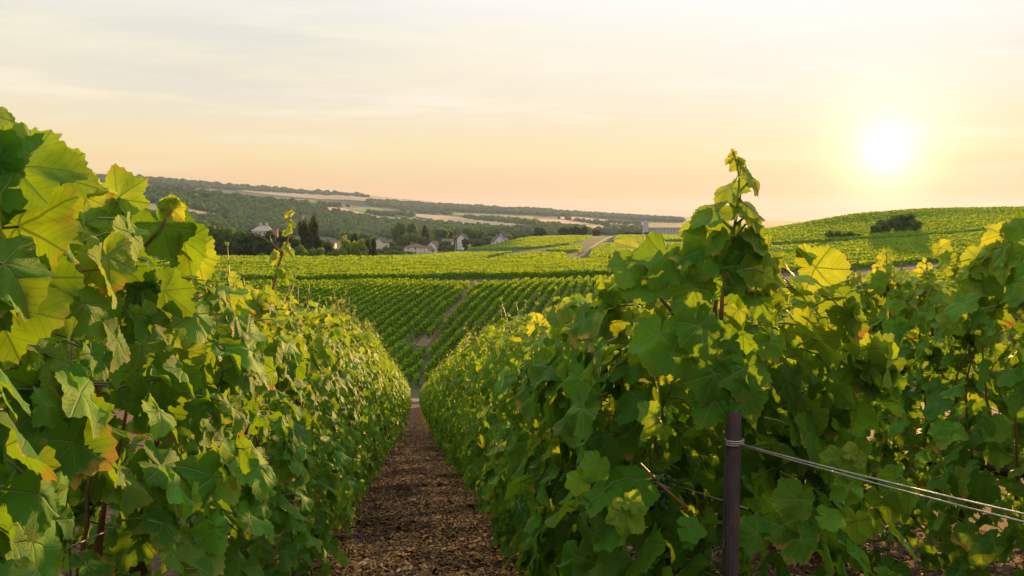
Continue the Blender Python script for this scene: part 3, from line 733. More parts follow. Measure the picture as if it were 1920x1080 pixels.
# ---- the rest of the rows: prototypes and copies
def copy_vine(src, loc, label, group, sx=1):
    c = src.copy(); C.objects.link(c); c.location = loc; c['label'] = label; c['group'] = group
    c.scale = (sx, 1, loc_scale)
    for ch in src.children:
        d = ch.copy(); C.objects.link(d); d.parent = c
    return c
loc_scale = 1
mids = []; fars = []
hm = lambda y: 1.06+.16*vnoise(y, 3.3, .3, 12)
def proto(lod, n, k):
    y = 7.0+k
    o = make_vine('P', y, 0.0, n, lod, hm, 'proto', shoots=lshoots(k, y, 0.0, hm, 13, .058, (.06, .27)), group='x', size=(.036, .062) if lod == 1 else (.048, .074), patchy=.12)
    return o
mids = [proto(1, 540, k) for k in range(5)]
fars = [proto(2, 400, k) for k in range(6)]
used = set()
def place_row(xc, hf, ys, label_mid, group, start=0):
    global loc_scale
    for i, y in enumerate(ys):
        src = (mids if y < 10 else fars)[(i+start) % (5 if y < 10 else 6)]
        z = float(near_z(xc, y)); loc_scale = hf(y)/1.10
        if src.name not in used:
            used.add(src.name); src.location = (xc, y, z); src['label'] = label_mid; src['group'] = group; src.scale = (1, 1, loc_scale)
        else: copy_vine(src, (xc, y, z), label_mid, group, 1 if i % 2 else -1)
place_row(XL, hL, np.arange(5.45, MAXY, 1.0), 'grapevine in the left row beyond its five nearest vines', GL)
place_row(XR, hR, np.arange(5.6, MAXY, 1.0), 'grapevine in the right row beyond its four nearest vines', GR, 2)
place_row(XR2, hR2, np.arange(5.8, 20, 1.0), 'grapevine in the second right row, mostly hidden behind the row with the post', G2, 3)
place_row(XR3, hR2, np.arange(2.6, 14, 1.0), 'grapevine in the third right row, glimpsed through gaps in the second row', G3, 1)

# ------------------------------------------------------------------ end post, brace wires, trellis
def end_post(px, D, top):
    p = at(px, 1000, D); x, y = p[0], p[1]; z0 = float(near_z(x, y))-.15; z1 = at(px, top, D)[2]
    o = empty('trellis_post', (x, y, z0+.15), -PSI); tag(o, 'dark steel end post of the right row with wires wrapped round it', 'post')
    h = z1-z0
    # folded channel profile: rounded front, two lips turned back
    w = .0165; prof = [(-w, .020), (-w-.004, .020), (-w-.004, .016), (-w, .012), (-w, -.006), (-.010, -.014), (0, -.0165), (.010, -.014), (w, -.006), (w, .012), (w+.004, .016), (w+.004, .020), (w, .020), (w-.003, .014), (w-.003, -.004), (0, -.0125), (-w+.003, -.004), (-w+.003, .014)]
    n = len(prof); V = []; Fs = []
    zs = [0, h*.3, h*.6, h*.86, h]
    for i, z in enumerate(zs):
        for (a, b) in prof: V.append((a*.60, b*.60, z-.15+.0))
    for i in range(len(zs)-1):
        for k in range(n): Fs.append((i*n+k, i*n+(k+1) % n, (i+1)*n+(k+1) % n, (i+1)*n+k))
    Fs.append(tuple((len(zs)-1)*n+k for k in range(n)))
    m = MB(); m.add(V, Fs); m.build('channel', M['steel'], o)
    for k, zz in enumerate((h-.20, h-.36, h-.52)):
        m = MB(); m.box(-w*.6-.0060, -w*.6-.0026, -.003, .003, zz-.006, zz+.006); m.build('wire_hook', M['steel'], o)
    m = MB(); zz = at(px, 833, D)[2]-(z0+.15)
    for dz in (0, .0032, .0065):
        m.tube([(.0142*math.cos(a), .0138*math.sin(a), zz+dz+.0015*a/6.3) for a in np.linspace(0, 2*math.pi, 17)], .0013, 6)
    m.build('wire_wrap', M['wire'], o, smooth=True)
    return o
end_post(1373, 1.22, 772)
def wire(name, pts, r, label, cat, group=None):
    m = MB(); m.tube(pts, r, 6); o = m.build(name, M['wire'], None, smooth=True); tag(o, label, cat, group); return o
def sagline(a, b, n=12, s=.004):
    a = np.array(a); b = np.array(b)
    return [a+(b-a)*t-ZV*s*4*t*(1-t) for t in np.linspace(0, 1, n)]
wire('brace_wire', sagline(at(1386, 832, 1.21), at(2300, 1048, .62)), .0012, 'upper of the two taut brace wires running from the end post to the right edge', 'wire')
wire('brace_wire', sagline(at(1386, 834, 1.212), at(2300, 1072, .62)), .0011, 'lower of the two taut brace wires running from the end post to the right edge', 'wire')
for (xc, nm, y0) in ((XL, 'left row', -.4), (XR, 'right row', 1.24), (XR2, 'second right row', 1.1)):
    for hgt, hn in ((.50, 'lowest'), (.74, 'middle')):
        wire('trellis_wire', [(xc+.02, y, float(near_z(xc, y))+hgt) for y in np.arange(y0, 45, 1.5)], .0013, '%s wire strung along the %s, seen in gaps between its leaves' % (hn, nm), 'wire')
    for k, y in enumerate(np.arange(y0+4.0, 45, 5.0)):
        m = MB(); z = float(near_z(xc, y)); m.box(xc-.014, xc+.014, y-.012, y+.012, z-.1, z+.84); m.box(xc-.019, xc-.0142, y-.016, y+.016, z-.1, z+.82)
        tag(m.build('trellis_stake', M['steel']), 'thin steel stake standing among the vines of the %s' % nm, 'stake', 'stakes inside the %s' % nm)

# ------------------------------------------------------------------ litter on the path
def litter():
    m, t, out = new_mat('dry_litter')
    a = t.new('ShaderNodeAttribute', attribute_name='lv').outputs['Color']
    b = principled(t, a, .85, .15); t.l.new(b.outputs[0], out.inputs[0])
    n = 62000
    y = 2.2+np.abs(rng.exponential(4.2, n)); y = y[y < 34]; n = len(y)
    x = rng.normal(0.02, .33, n); 
    k = rng.random(n) < .25; x[k] = rng.uniform(.3, 2.6, k.sum())
    kind = rng.random(n)
    L_ = np.where(kind < .55, rng.uniform(.005, .020, n), rng.uniform(.004, .013, n)); W_ = np.where(kind < .55, rng.uniform(.002, .005, n), L_*rng.uniform(.5, .9, n))
    big = rng.random(n) < .018; L_ = np.where(big, rng.uniform(.014, .027, n), L_); W_ = np.where(big, L_*.62, W_)
    L_ *= 1+y*.02; W_ *= 1+y*.02
    a_ = rng.uniform(0, 6.28, n); tx = rng.normal(0, .35, n); ty = rng.normal(0, .35, n)
    z = ground_z(x, y)+.006+rng.uniform(0, .012, n)
    u = np.stack([np.cos(a_), np.sin(a_), tx-S0*np.sin(a_)], -1); v = np.stack([-np.sin(a_), np.cos(a_), ty-S0*np.cos(a_)], -1)
    P = np.stack([x, y, z], -1)
    cor = [(-1, -.7), (-.1, -1), (1, -.4), (.8, .8), (-.2, 1), (-.9, .5)]
    V = np.stack([P+u*(L_*c[0])[:, None]+v*(W_*c[1])[:, None]+np.array([0, 0, .004*(i % 2)]) for i, c in enumerate(cor)], 1).reshape(-1, 3)
    F6 = (np.arange(n)*6)[:, None]+np.arange(6)[None]
    pal = np.array([(.26, .17, .09), (.20, .12, .055), (.34, .25, .15), (.12, .07, .04), (.30, .17, .06), (.16, .12, .08), (.07, .045, .03), (.07, .045, .03), (.045, .03, .02), (.10, .06, .03)])
    x0_ = vnoise(x, y, .45, 21)+.7*vnoise(x, y, .16, 22)
    c = pal[rng.integers(0, len(pal), n)]*np.clip(1+1.5*x0_, .4, 1.8)[:, None]*rng.uniform(.6, 1.15, (n, 1))*1.15*np.array([1.10, .87, .63])
    c = np.concatenate([c, np.ones((n, 1))], 1); c = np.repeat(c[:, None], 6, 1).reshape(-1, 4)
    o = link('leaf_litter', fast_mesh('leaf_litter', V, F6, m, attrs={'lv': c}))
    tag(o, 'dry leaf scraps and wood chips scattered over the dark soil path', 'leaf litter', kind='stuff')
litter()
def weeds():
    L = Leaves()
    for i in range(240):
        cx, cy = random.choice([(.33, 4.6), (.30, 3.9), (-.1, 5.5), (.38, 6.0)]); x = random.gauss(cx, .07); y = random.gauss(cy, .22)
        for k in range(2):
            L.add(np.array([x, y, float(near_z(x, y))]), rnd3(.5)+ZV*.8, rnd3(.7)+ZV*.2, random.uniform(.012, .03), (random.random()*.5, 0, .1), 2)
    o = L.build('weeds', M['vine'], None); tag(o, 'small green weeds at the right side of the soil path', 'weeds', kind='stuff')
weeds()

# ------------------------------------------------------------------ dirt road at the foot of the slope
def strip(name, pts, width, mat, lift=.03, label=None, kind='structure', nw=4):
    P = []
    pts = [np.array(p[:2], float) for p in pts]
    d = [pts[min(i+1, len(pts)-1)]-pts[max(i-1, 0)] for i in range(len(pts))]
    for p, q in zip(pts, d):
        q = q/np.linalg.norm(q); n_ = np.array([-q[1], q[0]])
        for k in range(nw+1):
            a = p+n_*width*(k/nw-.5); P.append((a[0], a[1], float(ground_z(a[0], a[1]))+lift))
    Fs = [(i*(nw+1)+k, i*(nw+1)+k+1, (i+1)*(nw+1)+k+1, (i+1)*(nw+1)+k) for i in range(len(pts)-1) for k in range(nw)]
    m = MB(); m.add(P, [f[::-1] for f in Fs]); o = m.build(name, mat, smooth=True); tag(o, kind=kind)
    return o
M['dirt'] = simple('dirt_track', (.30, .20, .13), .95, .1, var=.35, scale=1.2)
M['asphalt'] = simple('village_road', (.20, .175, .15), .9, .2, var=.15, scale=.4)
M['track'] = simple('chalky_track', (.20, .15, .09), .95, .1, var=.3, scale=.3)
strip('dirt_road', [(x, 53+x*.02) for x in np.arange(-60, 50, 1.0)], 3.2, M['dirt'])

# ------------------------------------------------------------------ vineyard blocks across the valley
def in_poly(x, y, poly):
    x = np.asarray(x); y = np.asarray(y); ins = np.zeros(x.shape, bool); n = len(poly)
    for i in range(n):
        x1, y1 = poly[i]; x2, y2 = poly[(i+1) % n]
        c = ((y1 > y) != (y2 > y)) & (x < (x2-x1)*(y-y1)/(y2-y1+1e-12)+x1); ins ^= c
    return ins
def proj(x, y, z):
    D = HV[0]*x+HV[1]*y; l = RV[0]*x+RV[1]*y
    fz = D*math.cos(PITCH)-z*math.sin(PITCH); u = D*math.sin(PITCH)+z*math.cos(PITCH)
    return 960+F_PX*l/fz, 540-F_PX*u/fz, D
def clumps(P, size, col, r_, squash=1.0):
    """quads with random facing at points P: returns V, F, lv"""
    n = len(P); a = r_.normal(size=(n, 3)); a /= np.linalg.norm(a, axis=1)[:, None]
    b = r_.normal(size=(n, 3)); b = b-a*(a*b).sum(1)[:, None]; b /= np.linalg.norm(b, axis=1)[:, None]
    s = np.broadcast_to(np.asarray(size, float), (n,))[:, None]
    c = np.cross(a, b)*.35*s
    V = np.stack([P-a*s-b*s*.6, P+a*s*.8-b*s+c, P+a*s+b*s*.8, P-a*s*.7+b*s-c], 1)
    V[:, :, 2] = P[:, None, 2]+(V[:, :, 2]-P[:, None, 2])*squash
    return V.reshape(-1, 3), (np.arange(n)*4)[:, None]+np.arange(4)[None], np.repeat(col[:, None], 4, 1).reshape(-1, 4)
def poly_world(poly, lift=0, dmin=50, dmax=6500, step=12):
    out = []
    n = len(poly)
    for i in range(n):
        (x1, y1), (x2, y2) = poly[i], poly[(i+1) % n]
        k = max(1, int(max(abs(x2-x1), abs(y2-y1))/step))
        for j in range(k):
            t = j/k; h = hit(x1+(x2-x1)*t, y1+(y2-y1)*t, dmin, dmax)
            if h: out.append((h[0], h[1]))
    return out
VDIR = math.atan((1238-960)/F_PX)+PSI        # direction the far rows run, measured from +Y
def vine_rows(wpoly, ang, spacing, height, per_m, size, dens_ref, vine_gap=1.1, seed=1, jitter=.10, gaps=()):
    """rows of vines inside a world polygon: list of (points) per row"""
    r_ = np.random.default_rng(seed)
    u = np.array([math.sin(ang), math.cos(ang)]); v = np.array([math.cos(ang), -math.sin(ang)])
    W = np.array(wpoly); a = W@u; b = W@v
    rows = []
    for bb in np.arange(b.min(), b.max(), spacing):
        L_ = a.max()-a.min(); n = int(L_*per_m)
        if n < 3: continue
        t = r_.uniform(a.min(), a.max(), n)
        if vine_gap:
            ph = r_.random()*vine_gap
            t = np.round((t-ph)/vine_gap)*vine_gap+ph+r_.normal(0, vine_gap*.20, n)
        off = r_.normal(0, jitter, n)
        x = u[0]*t+v[0]*(bb+off); y = u[1]*t+v[1]*(bb+off)
        k = in_poly(x, y, wpoly)
        for (gx_, gy_, gr) in gaps: k &= np.hypot(x-gx_, (y-gy_)*.6) > gr*(1+.3*np.sin(t*5))
        x = x[k]; y = y[k]
        if len(x) < 12: continue
        D = HV[0]*x+HV[1]*y
        keep = r_.random(len(x)) < np.clip((dens_ref/D)**1.3, 0, 1)
        x, y, D = x[keep], y[keep], D[keep]
        if len(x) < 5: continue
        hh = height*(.9+.25*vnoise(x, y, 2.5, seed))
        z = ground_z(x, y)+hh*r_.beta(1.6, 1.1, len(x))
        s = size*np.clip(D/dens_ref, 1, 6)**.65*r_.uniform(.7, 1.3, len(x))
        c = np.stack([r_.random(len(x)), np.zeros(len(x)), np.clip((z-ground_z(x, y))/height-.55, 0, 1)*.9*r_.random(len(x)), np.ones(len(x))], 1)
        rows.append((np.stack([x, y, z], -1), s, c))
    return rows
rg = np.random.default_rng(5)
def row_objects(rows, label, group):
    for P, s, c in rows:
        V, Fq, cc = clumps(P, s, c, rg)
        o0 = P[0]
        o = link('vine_row', fast_mesh('vine_row', V-o0, Fq, M['vinefar'], attrs={'lv': cc}), None, tuple(o0)); tag(o, label, 'vine row', group)
def block_object(rows, name, label):
    P = np.vstack([r[0] for r in rows]); s = np.concatenate([r[1] for r in rows]); c = np.vstack([r[2] for r in rows])
    V, Fq, cc = clumps(P, s, c, rg)
    tag(link(name, fast_mesh(name, V, Fq, M['vinefar'], attrs={'lv': cc})), label, 'vineyard', kind='stuff')
    print(name, len(P))
# lower left block, lower right block (split by the eroded gap), from the foot of the slope to the dark band
pl_ = poly_world([(-150, 728), (785, 728), (801, 650), (880, 540), (760, 535), (548, 537), (330, 541), (-150, 543)])
pr_ = poly_world([(792, 728), (1290, 728), (1290, 526), (1000, 533), (891, 540), (812, 650)])
gp = [hit(790, 648)[:2]+(1.6,), hit(835, 600)[:2]+(1.0,)]
row_objects(vine_rows(pl_, VDIR, 1.15, 1.05, 84, .088, 90, seed=3, gaps=gp), 'dark green vine row of the striped field left of the bare gully across the valley', 'vine rows left of the gully')
row_objects(vine_rows(pr_, VDIR, 1.15, 1.05, 84, .088, 90, seed=4, gaps=gp), 'green vine row of the striped field right of the bare gully across the valley', 'vine rows right of the gully')
# band above: rows run across the view
b1 = poly_world([(-150, 531), (330, 530), (560, 530), (760, 527), (880, 524), (1000, 524), (1290, 516), (1290, 491), (1000, 493), (800, 493), (700, 492), (600, 491), (560, 500), (330, 512), (-150, 514)])
block_object(vine_rows(b1, R(88), 1.15, 1.2, 46, .12, 130, vine_gap=0, seed=6), 'upper_vineyard', 'bright green vineyard band above the striped fields across the valley')
b2 = poly_world([(-150, 509), (330, 507), (545, 501), (640, 492), (700, 489.5), (600, 488.5), (450, 488.5), (330, 489), (-150, 490)])
block_object(vine_rows(b2, R(85), 1.15, 1.2, 46, .12, 130, vine_gap=0, seed=7), 'wedge_vineyard', 'narrow green vineyard wedge below the dark belt of trees')
RB = [([(1300, 447), (1400, 437), (1450, 430), (1600, 404), (1700, 396), (1750, 393.5), (1920, 391), (2000, 391), (2000, 424), (1920, 428), (1760, 442), (1600, 452), (1450, 460), (1300, 470)], 'hilltop_vineyard', 'orange lit vineyard on top of the right hill under the sun'),
      ([(1300, 478), (1430, 468), (1600, 458), (1760, 447), (1920, 433), (2000, 430), (2000, 476), (1850, 486), (1700, 498), (1560, 510), (1430, 514), (1300, 518)], 'middle_hill_vineyard', 'broad sunlit vineyard strip across the middle of the right hill'),
      ([(1300, 543), (1430, 540), (1560, 537), (1700, 521), (1850, 508), (2000, 499), (2000, 560), (1430, 572), (1300, 575)], 'lower_hill_vineyard', 'lower vineyard strip on the right hill, just above the near vines'),
      ([(1300, 594), (1430, 590), (2000, 578), (2000, 640), (1430, 650), (1300, 655)], 'foot_hill_vineyard', 'vineyard at the foot of the right hill, glimpsed between the near vines')]
for i, (p, nm, lb) in enumerate(RB):
    block_object(vine_rows(poly_world(p, dmin=40), R(70), 1.3 if i else 1.6, 1.15, 34 if i else 22, .135, 95, vine_gap=0, seed=10+i), nm, lb)
MB_ = [([(600, 486), (760, 490), (890, 489.5), (930, 481), (960, 477), (850, 476), (760, 481)], 'left_valley_vineyard', 'pale green vineyard between the village road and the bright band'),
       ([(925, 489.5), (1068, 490), (1060, 479), (1000, 477), (965, 480)], 'valley_vineyard', 'green vineyard right of the diagonal track in the middle distance'),
       ([(850, 469), (1000, 467), (1070, 459), (1095, 452), (1110, 444), (1010, 444), (930, 455), (840, 466)], 'far_valley_vineyard', 'far green vineyard slope beside the village'),
       ([(1025, 472), (1088, 474), (1092, 465), (1050, 466)], 'small_vineyard', 'small vineyard parcel beside the bare track'),
       ([(1104, 488), (1290, 486), (1290, 460), (1134, 461), (1110, 472)], 'right_valley_vineyard', 'green vineyard slope in front of the white grain silo')]
MB_.append(([(1150, 453), (1290, 452), (1290, 443), (1160, 443)], 'crest_vineyard', 'narrow green vineyard strip right below the white grain silo'))
for i, (p, nm, lb) in enumerate(MB_):
    block_object(vine_rows(poly_world(p, dmin=200), R(60), 2.2, 1.3, 8, .27, 300, vine_gap=0, seed=20+i, jitter=.4), nm, lb)
# tracks between the parcels
def trk(px_pts, width, dmin=40, name='track', mat='track', lift=.05):
    P = []
    for (x, y) in px_pts:
        h = hit(x, y, dmin)
        if h: P.append(h[:2])
    Q = []
    for a, b in zip(P[:-1], P[1:]):
        for t in np.linspace(0, 1, 6, endpoint=False): Q.append((a[0]+(b[0]-a[0])*t, a[1]+(b[1]-a[1])*t))
    Q.append(P[-1]); strip(name, Q, width, M[mat], lift)
M['gully'] = simple('weedy_gully', (.14, .09, .05), .95, .1, var=.6, scale=.9)
M['pinksoil'] = simple('bare_pink_soil', (.30, .17, .10), .95, .1, var=.3, scale=.5)
trk([(-150, 537), (300, 537), (560, 536), (700, 533), (880, 531), (1180, 526), (1290, 522)], 2.0)
trk([(790, 650), (812, 625), (840, 590), (865, 560), (885, 540)], 1.1, mat='gully')
trk([(1430, 522), (1560, 519), (1700, 505), (1850, 493), (1990, 482)], 6.0, mat='pinksoil')
trk([(1500, 579), (1700, 572), (1990, 566)], 4.0, mat='pinksoil')
trk([(1060, 489), (1090, 480), (1100, 470), (1115, 460), (1135, 448), (1150, 443)], 1.8, 200)
trk([(905, 489), (960, 477), (1010, 471)], 2.5, 200)
trk([(1158, 455), (1170, 445)], 4, 200)

# ------------------------------------------------------------------ far fields, draped on the hills
def field(name, top, bot, colr, lab, dmin=700, lift=1.2):
    """top / bottom edge curves given where the photograph shows them, draped on the terrain"""
    x0, x1 = top[0][0], top[-1][0]; n = max(6, int((x1-x0)/7)); m_ = 6
    P = []; ok = True
    for i in range(n+1):
        x = x0+(x1-x0)*i/n; yt = np.interp(x, *zip(*top)); yb = np.interp(x, *zip(*bot)); last = None
        col_ = []
        for j in range(m_+1):
            h = hit(x, yb+(yt-yb)*j/m_, dmin)
            if h is None or (last and h[3] > last*1.35): h = col_[-1] if col_ else None
            if h is None: return
            col_.append(h); last = h[3]
        for h in col_: P.append((h[0], h[1], h[2]+lift))
    Fs = [(i*(m_+1)+k, (i+1)*(m_+1)+k, (i+1)*(m_+1)+k+1, i*(m_+1)+k+1) for i in range(n) for k in range(m_)]
    mb = MB(); mb.add(P, Fs); o = mb.build(name, colr); tag(o, kind='structure')
def field_mat(name, a, b, s=.02):
    m, t, out = new_mat(name); g = t.new('ShaderNodeNewGeometry').outputs['Position']
    n = t.noise(g, s, 5, .6); n2 = t.noise(g, s*12, 3, .6)
    c = t.mix(n, a, b); c = t.mix(t.math('MULTIPLY', n2, .25), c, tuple(v*.6 for v in a))
    t.l.new(principled(t, c, .95, .1).outputs[0], out.inputs[0]); return m
M['wheat'] = field_mat('stubble', (.28, .19, .10), (.42, .29, .17))
M['meadow'] = field_mat('meadow', (.08, .13, .03), (.13, .18, .05))
fields = [
 ('stubble_field', [(150, 381), (260, 381), (350, 390), (419, 405)], [(150, 395), (300, 400), (380, 406), (419, 407)], 'wheat'),
 ('stubble_field', [(445, 356.5), (540, 357), (690, 365), (790, 371), (835, 380)], [(445, 358), (520, 367), (600, 374), (700, 378), (835, 385)], 'wheat'),
 ('meadow', [(500, 371), (590, 376)], [(500, 373), (590, 380)], 'meadow'),
 ('stubble_field', [(592, 390), (640, 390), (700, 404), (742, 415)], [(592, 392), (640, 402), (700, 412), (742, 418)], 'wheat'),
 ('meadow', [(645, 389), (700, 390), (780, 400)], [(645, 390.5), (700, 402), (780, 410)], 'meadow'),
 ('meadow', [(700, 405), (785, 411)], [(700, 407), (785, 418)], 'meadow'),
 ('stubble_field', [(780, 402), (830, 405), (900, 413), (1010, 425)], [(780, 407), (850, 420), (950, 429), (1010, 433)], 'wheat'),
 ('stubble_field', [(785, 395), (812, 396)], [(785, 398), (812, 400)], 'wheat'),
 ('meadow', [(850, 399), (1000, 406)], [(850, 404), (1000, 412)], 'meadow'),
 ('stubble_field', [(868, 403), (920, 407)], [(868, 406), (920, 411)], 'wheat'),
 ('stubble_field', [(995, 411), (1060, 413), (1130, 424)], [(995, 419), (1060, 426), (1130, 433)], 'wheat'),
 ('stubble_field', [(1050, 407), (1130, 412), (1205, 420)], [(1050, 411), (1130, 419), (1205, 426)], 'wheat'),
 ('stubble_field', [(1130, 400.5), (1190, 404)], [(1130, 402.5), (1190, 406)], 'wheat'),
 ('stubble_field', [(930, 418), (990, 422)], [(930, 420), (990, 425)], 'wheat')]
for nm, a, b, mt in fields: field(nm, a, b, M[mt], None)

# ------------------------------------------------------------------ trees
def crown_template(seed, n, lobes, ax=(1, 1, 1), size=.085, cone=False):
    """unit crown: height 0..1 , half width ~.5; leaf clumps in the shell of several lobes"""
    r_ = np.random.default_rng(seed); P = []
    Cn = []
    for i in range(lobes):
        if cone:
            z = r_.uniform(.05, .92); w = .5*(1-z)**.8; a = r_.random()*6.28; Cn.append((w*.5*math.cos(a), w*.5*math.sin(a), z, .10+.26*(1-z)))
        else:
            a = r_.random()*6.28; z = r_.uniform(.18, .80); w = math.sqrt(max(.02, 1-((z-.48)/.52)**2))*.34*r_.uniform(.5, 1.0); Cn.append((w*math.cos(a), w*math.sin(a), z, r_.uniform(.13, .23)))
    k = r_.integers(0, lobes, n); Cn = np.array(Cn)
    d = r_.normal(size=(n, 3)); d /= np.linalg.norm(d, axis=1)[:, None]
    rr = r_.random(n)**.35*Cn[k, 3]
    P = Cn[k, :3]+d*rr[:, None]
    P[:, :2] *= ax[0]
    P[:, 2] = np.clip(P[:, 2], .03, 1.0)
    lob = r_.random(lobes)
    c = np.stack([np.clip(lob[k]*.6+r_.random(n)*.4, 0, 1), np.zeros(n), np.clip((P[:, 2]-.6)*.5, 0, 1)*r_.random(n), np.ones(n)], 1)
    return P, size*r_.uniform(.6, 1.3, n), c
TM = {}
def tree_meshes(kind, var):
    key = (kind, var)
    if key in TM: return TM[key]
    rr = np.random.default_rng(hash_(kind)+var)
    spec = {'round': (1500, 15, 1.0, False, 'tree'), 'tall': (1600, 18, .72, False, 'pine'), 'dark': (1500, 16, 1.0, False, 'pine'), 'conifer': (1100, 16, .8, True, 'pine'),
            'bush': (900, 12, 1.25, False, 'tree'), 'light': (1300, 14, 1.0, False, 'tree'), 'copper': (900, 12, 1.1, False, 'redtree')}[kind]
    P, s, c = crown_template(hash_(kind)+var*7, spec[0], spec[1], (spec[2],), .055, spec[3])
    if kind == 'light': c[:, 2] = np.clip(c[:, 2]+.55, 0, 1)
    if kind == 'bush': c[:, 2] = np.clip(c[:, 2]+.12, 0, 1)
    V, Fq, cc = clumps(P, s, c, rr)
    TM[key] = fast_mesh('crown', V, Fq, M[spec[4]], attrs={'lv': cc})
    return TM[key]
def hash_(s): return sum(ord(ch)*(i+3) for i, ch in enumerate(s)) % 997
_tb = MB(); _tb.tube([(0, 0, -.1), (.01, 0, .2), (0, .01, .45), (.01, 0, .75)], [.035, .028, .02, .008], 7)
for a in range(5):
    q = a*1.3; _tb.tube([(0, 0, .25+.07*a), (.12*math.cos(q), .12*math.sin(q), .40+.07*a), (.2*math.cos(q), .2*math.sin(q), .52+.06*a)], [.014, .009, .004], 5)
_to = _tb.build('trunk', M['trunk'], smooth=True); TRUNK = _to.data; bpy.data.objects.remove(_to)
def tree(px, D, ytop, wpx, kind, label, group=None, var=None, zb=None, name=None):
    p = at(px, 480, D); x, y = p[0], p[1]; z0 = float(ground_z(x, y)); zt = D*float(slope_of(ytop)); h = max(1.5, zt-z0)
    wm = wpx/F_PX*D
    nm = name or {'conifer': 'conifer', 'bush': 'bush'}.get(kind, 'tree')
    o = empty(nm, (x, y, z0), random.random()*6.28)
    tag(o, label, 'bush' if nm == 'bush' else 'tree', group)
    v = random.randint(0, 2) if var is None else var
    k = {'round': 1.0, 'tall': .72, 'dark': 1.0, 'conifer': .8, 'bush': 1.25, 'light': 1.0, 'copper': 1.1}[kind]
    for me, n_ in ((tree_meshes(kind, v), 'crown'), (TRUNK, 'trunk')):
        c = link(n_, me, o); c.scale = (wm/k/1.0, wm/k/1.0, h) if n_ == 'crown' else (h*.7, h*.7, h)
    return o
GB = 'dark trees of the belt behind the fields on the left'
LBb = 'dark broadleaf tree in the belt between the green field and the wooded hill'
for (px, yt, w_, k, D) in [(-60, 424, 64, 'dark', 285), (0, 428, 64, 'round', 280), (60, 422, 64, 'dark', 285), (120, 426, 64, 'dark', 280), (180, 424, 60, 'round', 284), (240, 426, 64, 'dark', 280), (300, 428, 60, 'dark', 285), (340, 424, 60, 'dark', 280), (372, 422, 50, 'round', 285), (398, 419, 48, 'round', 280), (425, 421, 52, 'round', 283), (452, 424, 50, 'round', 278), (476, 431, 46, 'dark', 276), (500, 430, 46, 'dark', 280),
                          (526, 432, 44, 'dark', 276), (548, 436, 40, 'dark', 279), (385, 440, 60, 'dark', 270), (440, 443, 60, 'dark', 268), (500, 445, 56, 'dark', 268), (545, 452, 40, 'dark', 268), (610, 448, 40, 'dark', 290)]:
    tree(px, D, yt, w_, k, LBb, GB)
tree(583, 272, 406, 44, 'tall', 'tall dark oval tree rising above the belt behind the thin vine shoot')
GBu = 'rounded bushes along the foot of the tree belt'
for (px, yt, w_) in [(395, 474, 60), (430, 476, 50), (497, 474, 36), (520, 478, 30), (565, 458, 34), (572, 470, 30), (597, 460, 32), (622, 462, 30), (645, 464, 34), (668, 458, 34)]:
    tree(px, 255, yt, w_, 'bush', 'rounded green bush at the foot of the dark tree belt', GBu)
tree(652, 262, 440, 40, 'light', 'pale yellow green tree left of the dark conifers at the end of the tree belt')
tree(676, 258, 444, 34, 'light', 'pale yellow green tree between the dark conifers')
for (px, yt, w_, lb) in [(665, 441, 26, 'leftmost of three dark conifers at the right end of the tree belt'), (690, 452, 22, 'middle one of three dark conifers at the right end of the tree belt'), (701, 449, 20, 'rightmost of three dark conifers at the right end of the tree belt')]:
    tree(px, 262, yt, w_, 'conifer', lb)
# village trees
tree(750, 640, 409, 32, 'round', 'left one of the two big round trees behind the village'); tree(772, 640, 411, 30, 'round', 'right one of the two big round trees behind the village')
tree(742, 600, 445, 16, 'conifer', 'small dark conifer beside the pink gabled house'); 
tree(797, 610, 425, 22, 'conifer', 'dark spruce left of centre behind the village roofs')
GV = 'trees among the village houses'
for i, (px, yt, w_, k, D) in enumerate([(769, 435, 34, 'round', 600), (790, 441, 28, 'round', 590), (812, 438, 24, 'light', 610), (823, 425, 40, 'round', 620), (836, 428, 34, 'round', 640), (850, 436, 30, 'round', 650), (879, 425, 30, 'round', 640), (893, 428, 30, 'round', 640), (905, 430, 30, 'round', 630),
        (918, 432, 28, 'round', 640), (936, 424, 28, 'round', 650), (965, 440, 26, 'round', 600), (980, 438, 26, 'round', 605), (733, 450, 30, 'round', 570), (720, 462, 34, 'bush', 545), (745, 460, 30, 'round', 560), (708, 458, 26, 'round', 560), (834, 450, 26, 'round', 575), (845, 458, 26, 'bush', 565), (895, 446, 34, 'round', 590), (912, 442, 30, 'round', 600), (770, 470, 18, 'bush', 520), (756, 470, 20, 'bush', 530), (740, 468, 24, 'bush', 530), (725, 470, 26, 'bush', 530), (783, 460, 24, 'round', 590), (710, 440, 40, 'round', 640), (690, 436, 44, 'round', 650), (660, 432, 44, 'round', 660), (1000, 446, 26, 'bush', 640), (955, 430, 30, 'round', 660)]):
    if k == 'bush': tree(px, D, yt, w_, k, 'low green bush in the gardens in front of the village houses', 'bushes in the village gardens')
    elif k == 'light': tree(px, D, yt, w_, k, 'bright green tree above the white gabled village house')
    else: tree(px, D, yt, w_, k, 'green broadleaf tree among the village houses', GV)
tree(957, 585, 439, 14, 'light', 'small yellow green tree right of the white house at the end of the village')
tree(873, 560, 446, 18, 'copper', 'dark red leaved tree beside the street in the village')
for (px, yt, w_) in [(1012, 425, 26)]: tree(px, 650, yt, w_, 'dark', 'lone dark tree at the edge of the vineyards right of the village')
for (px, yt, w_) in [(1055, 424, 18), (1070, 424, 20), (1083, 423, 20), (1095, 424, 18), (1118, 429, 18)]:
    tree(px, 690, yt, w_, 'dark', 'dark tree in the short row at the crest of the far vineyards', 'trees at the crest of the far vineyards')
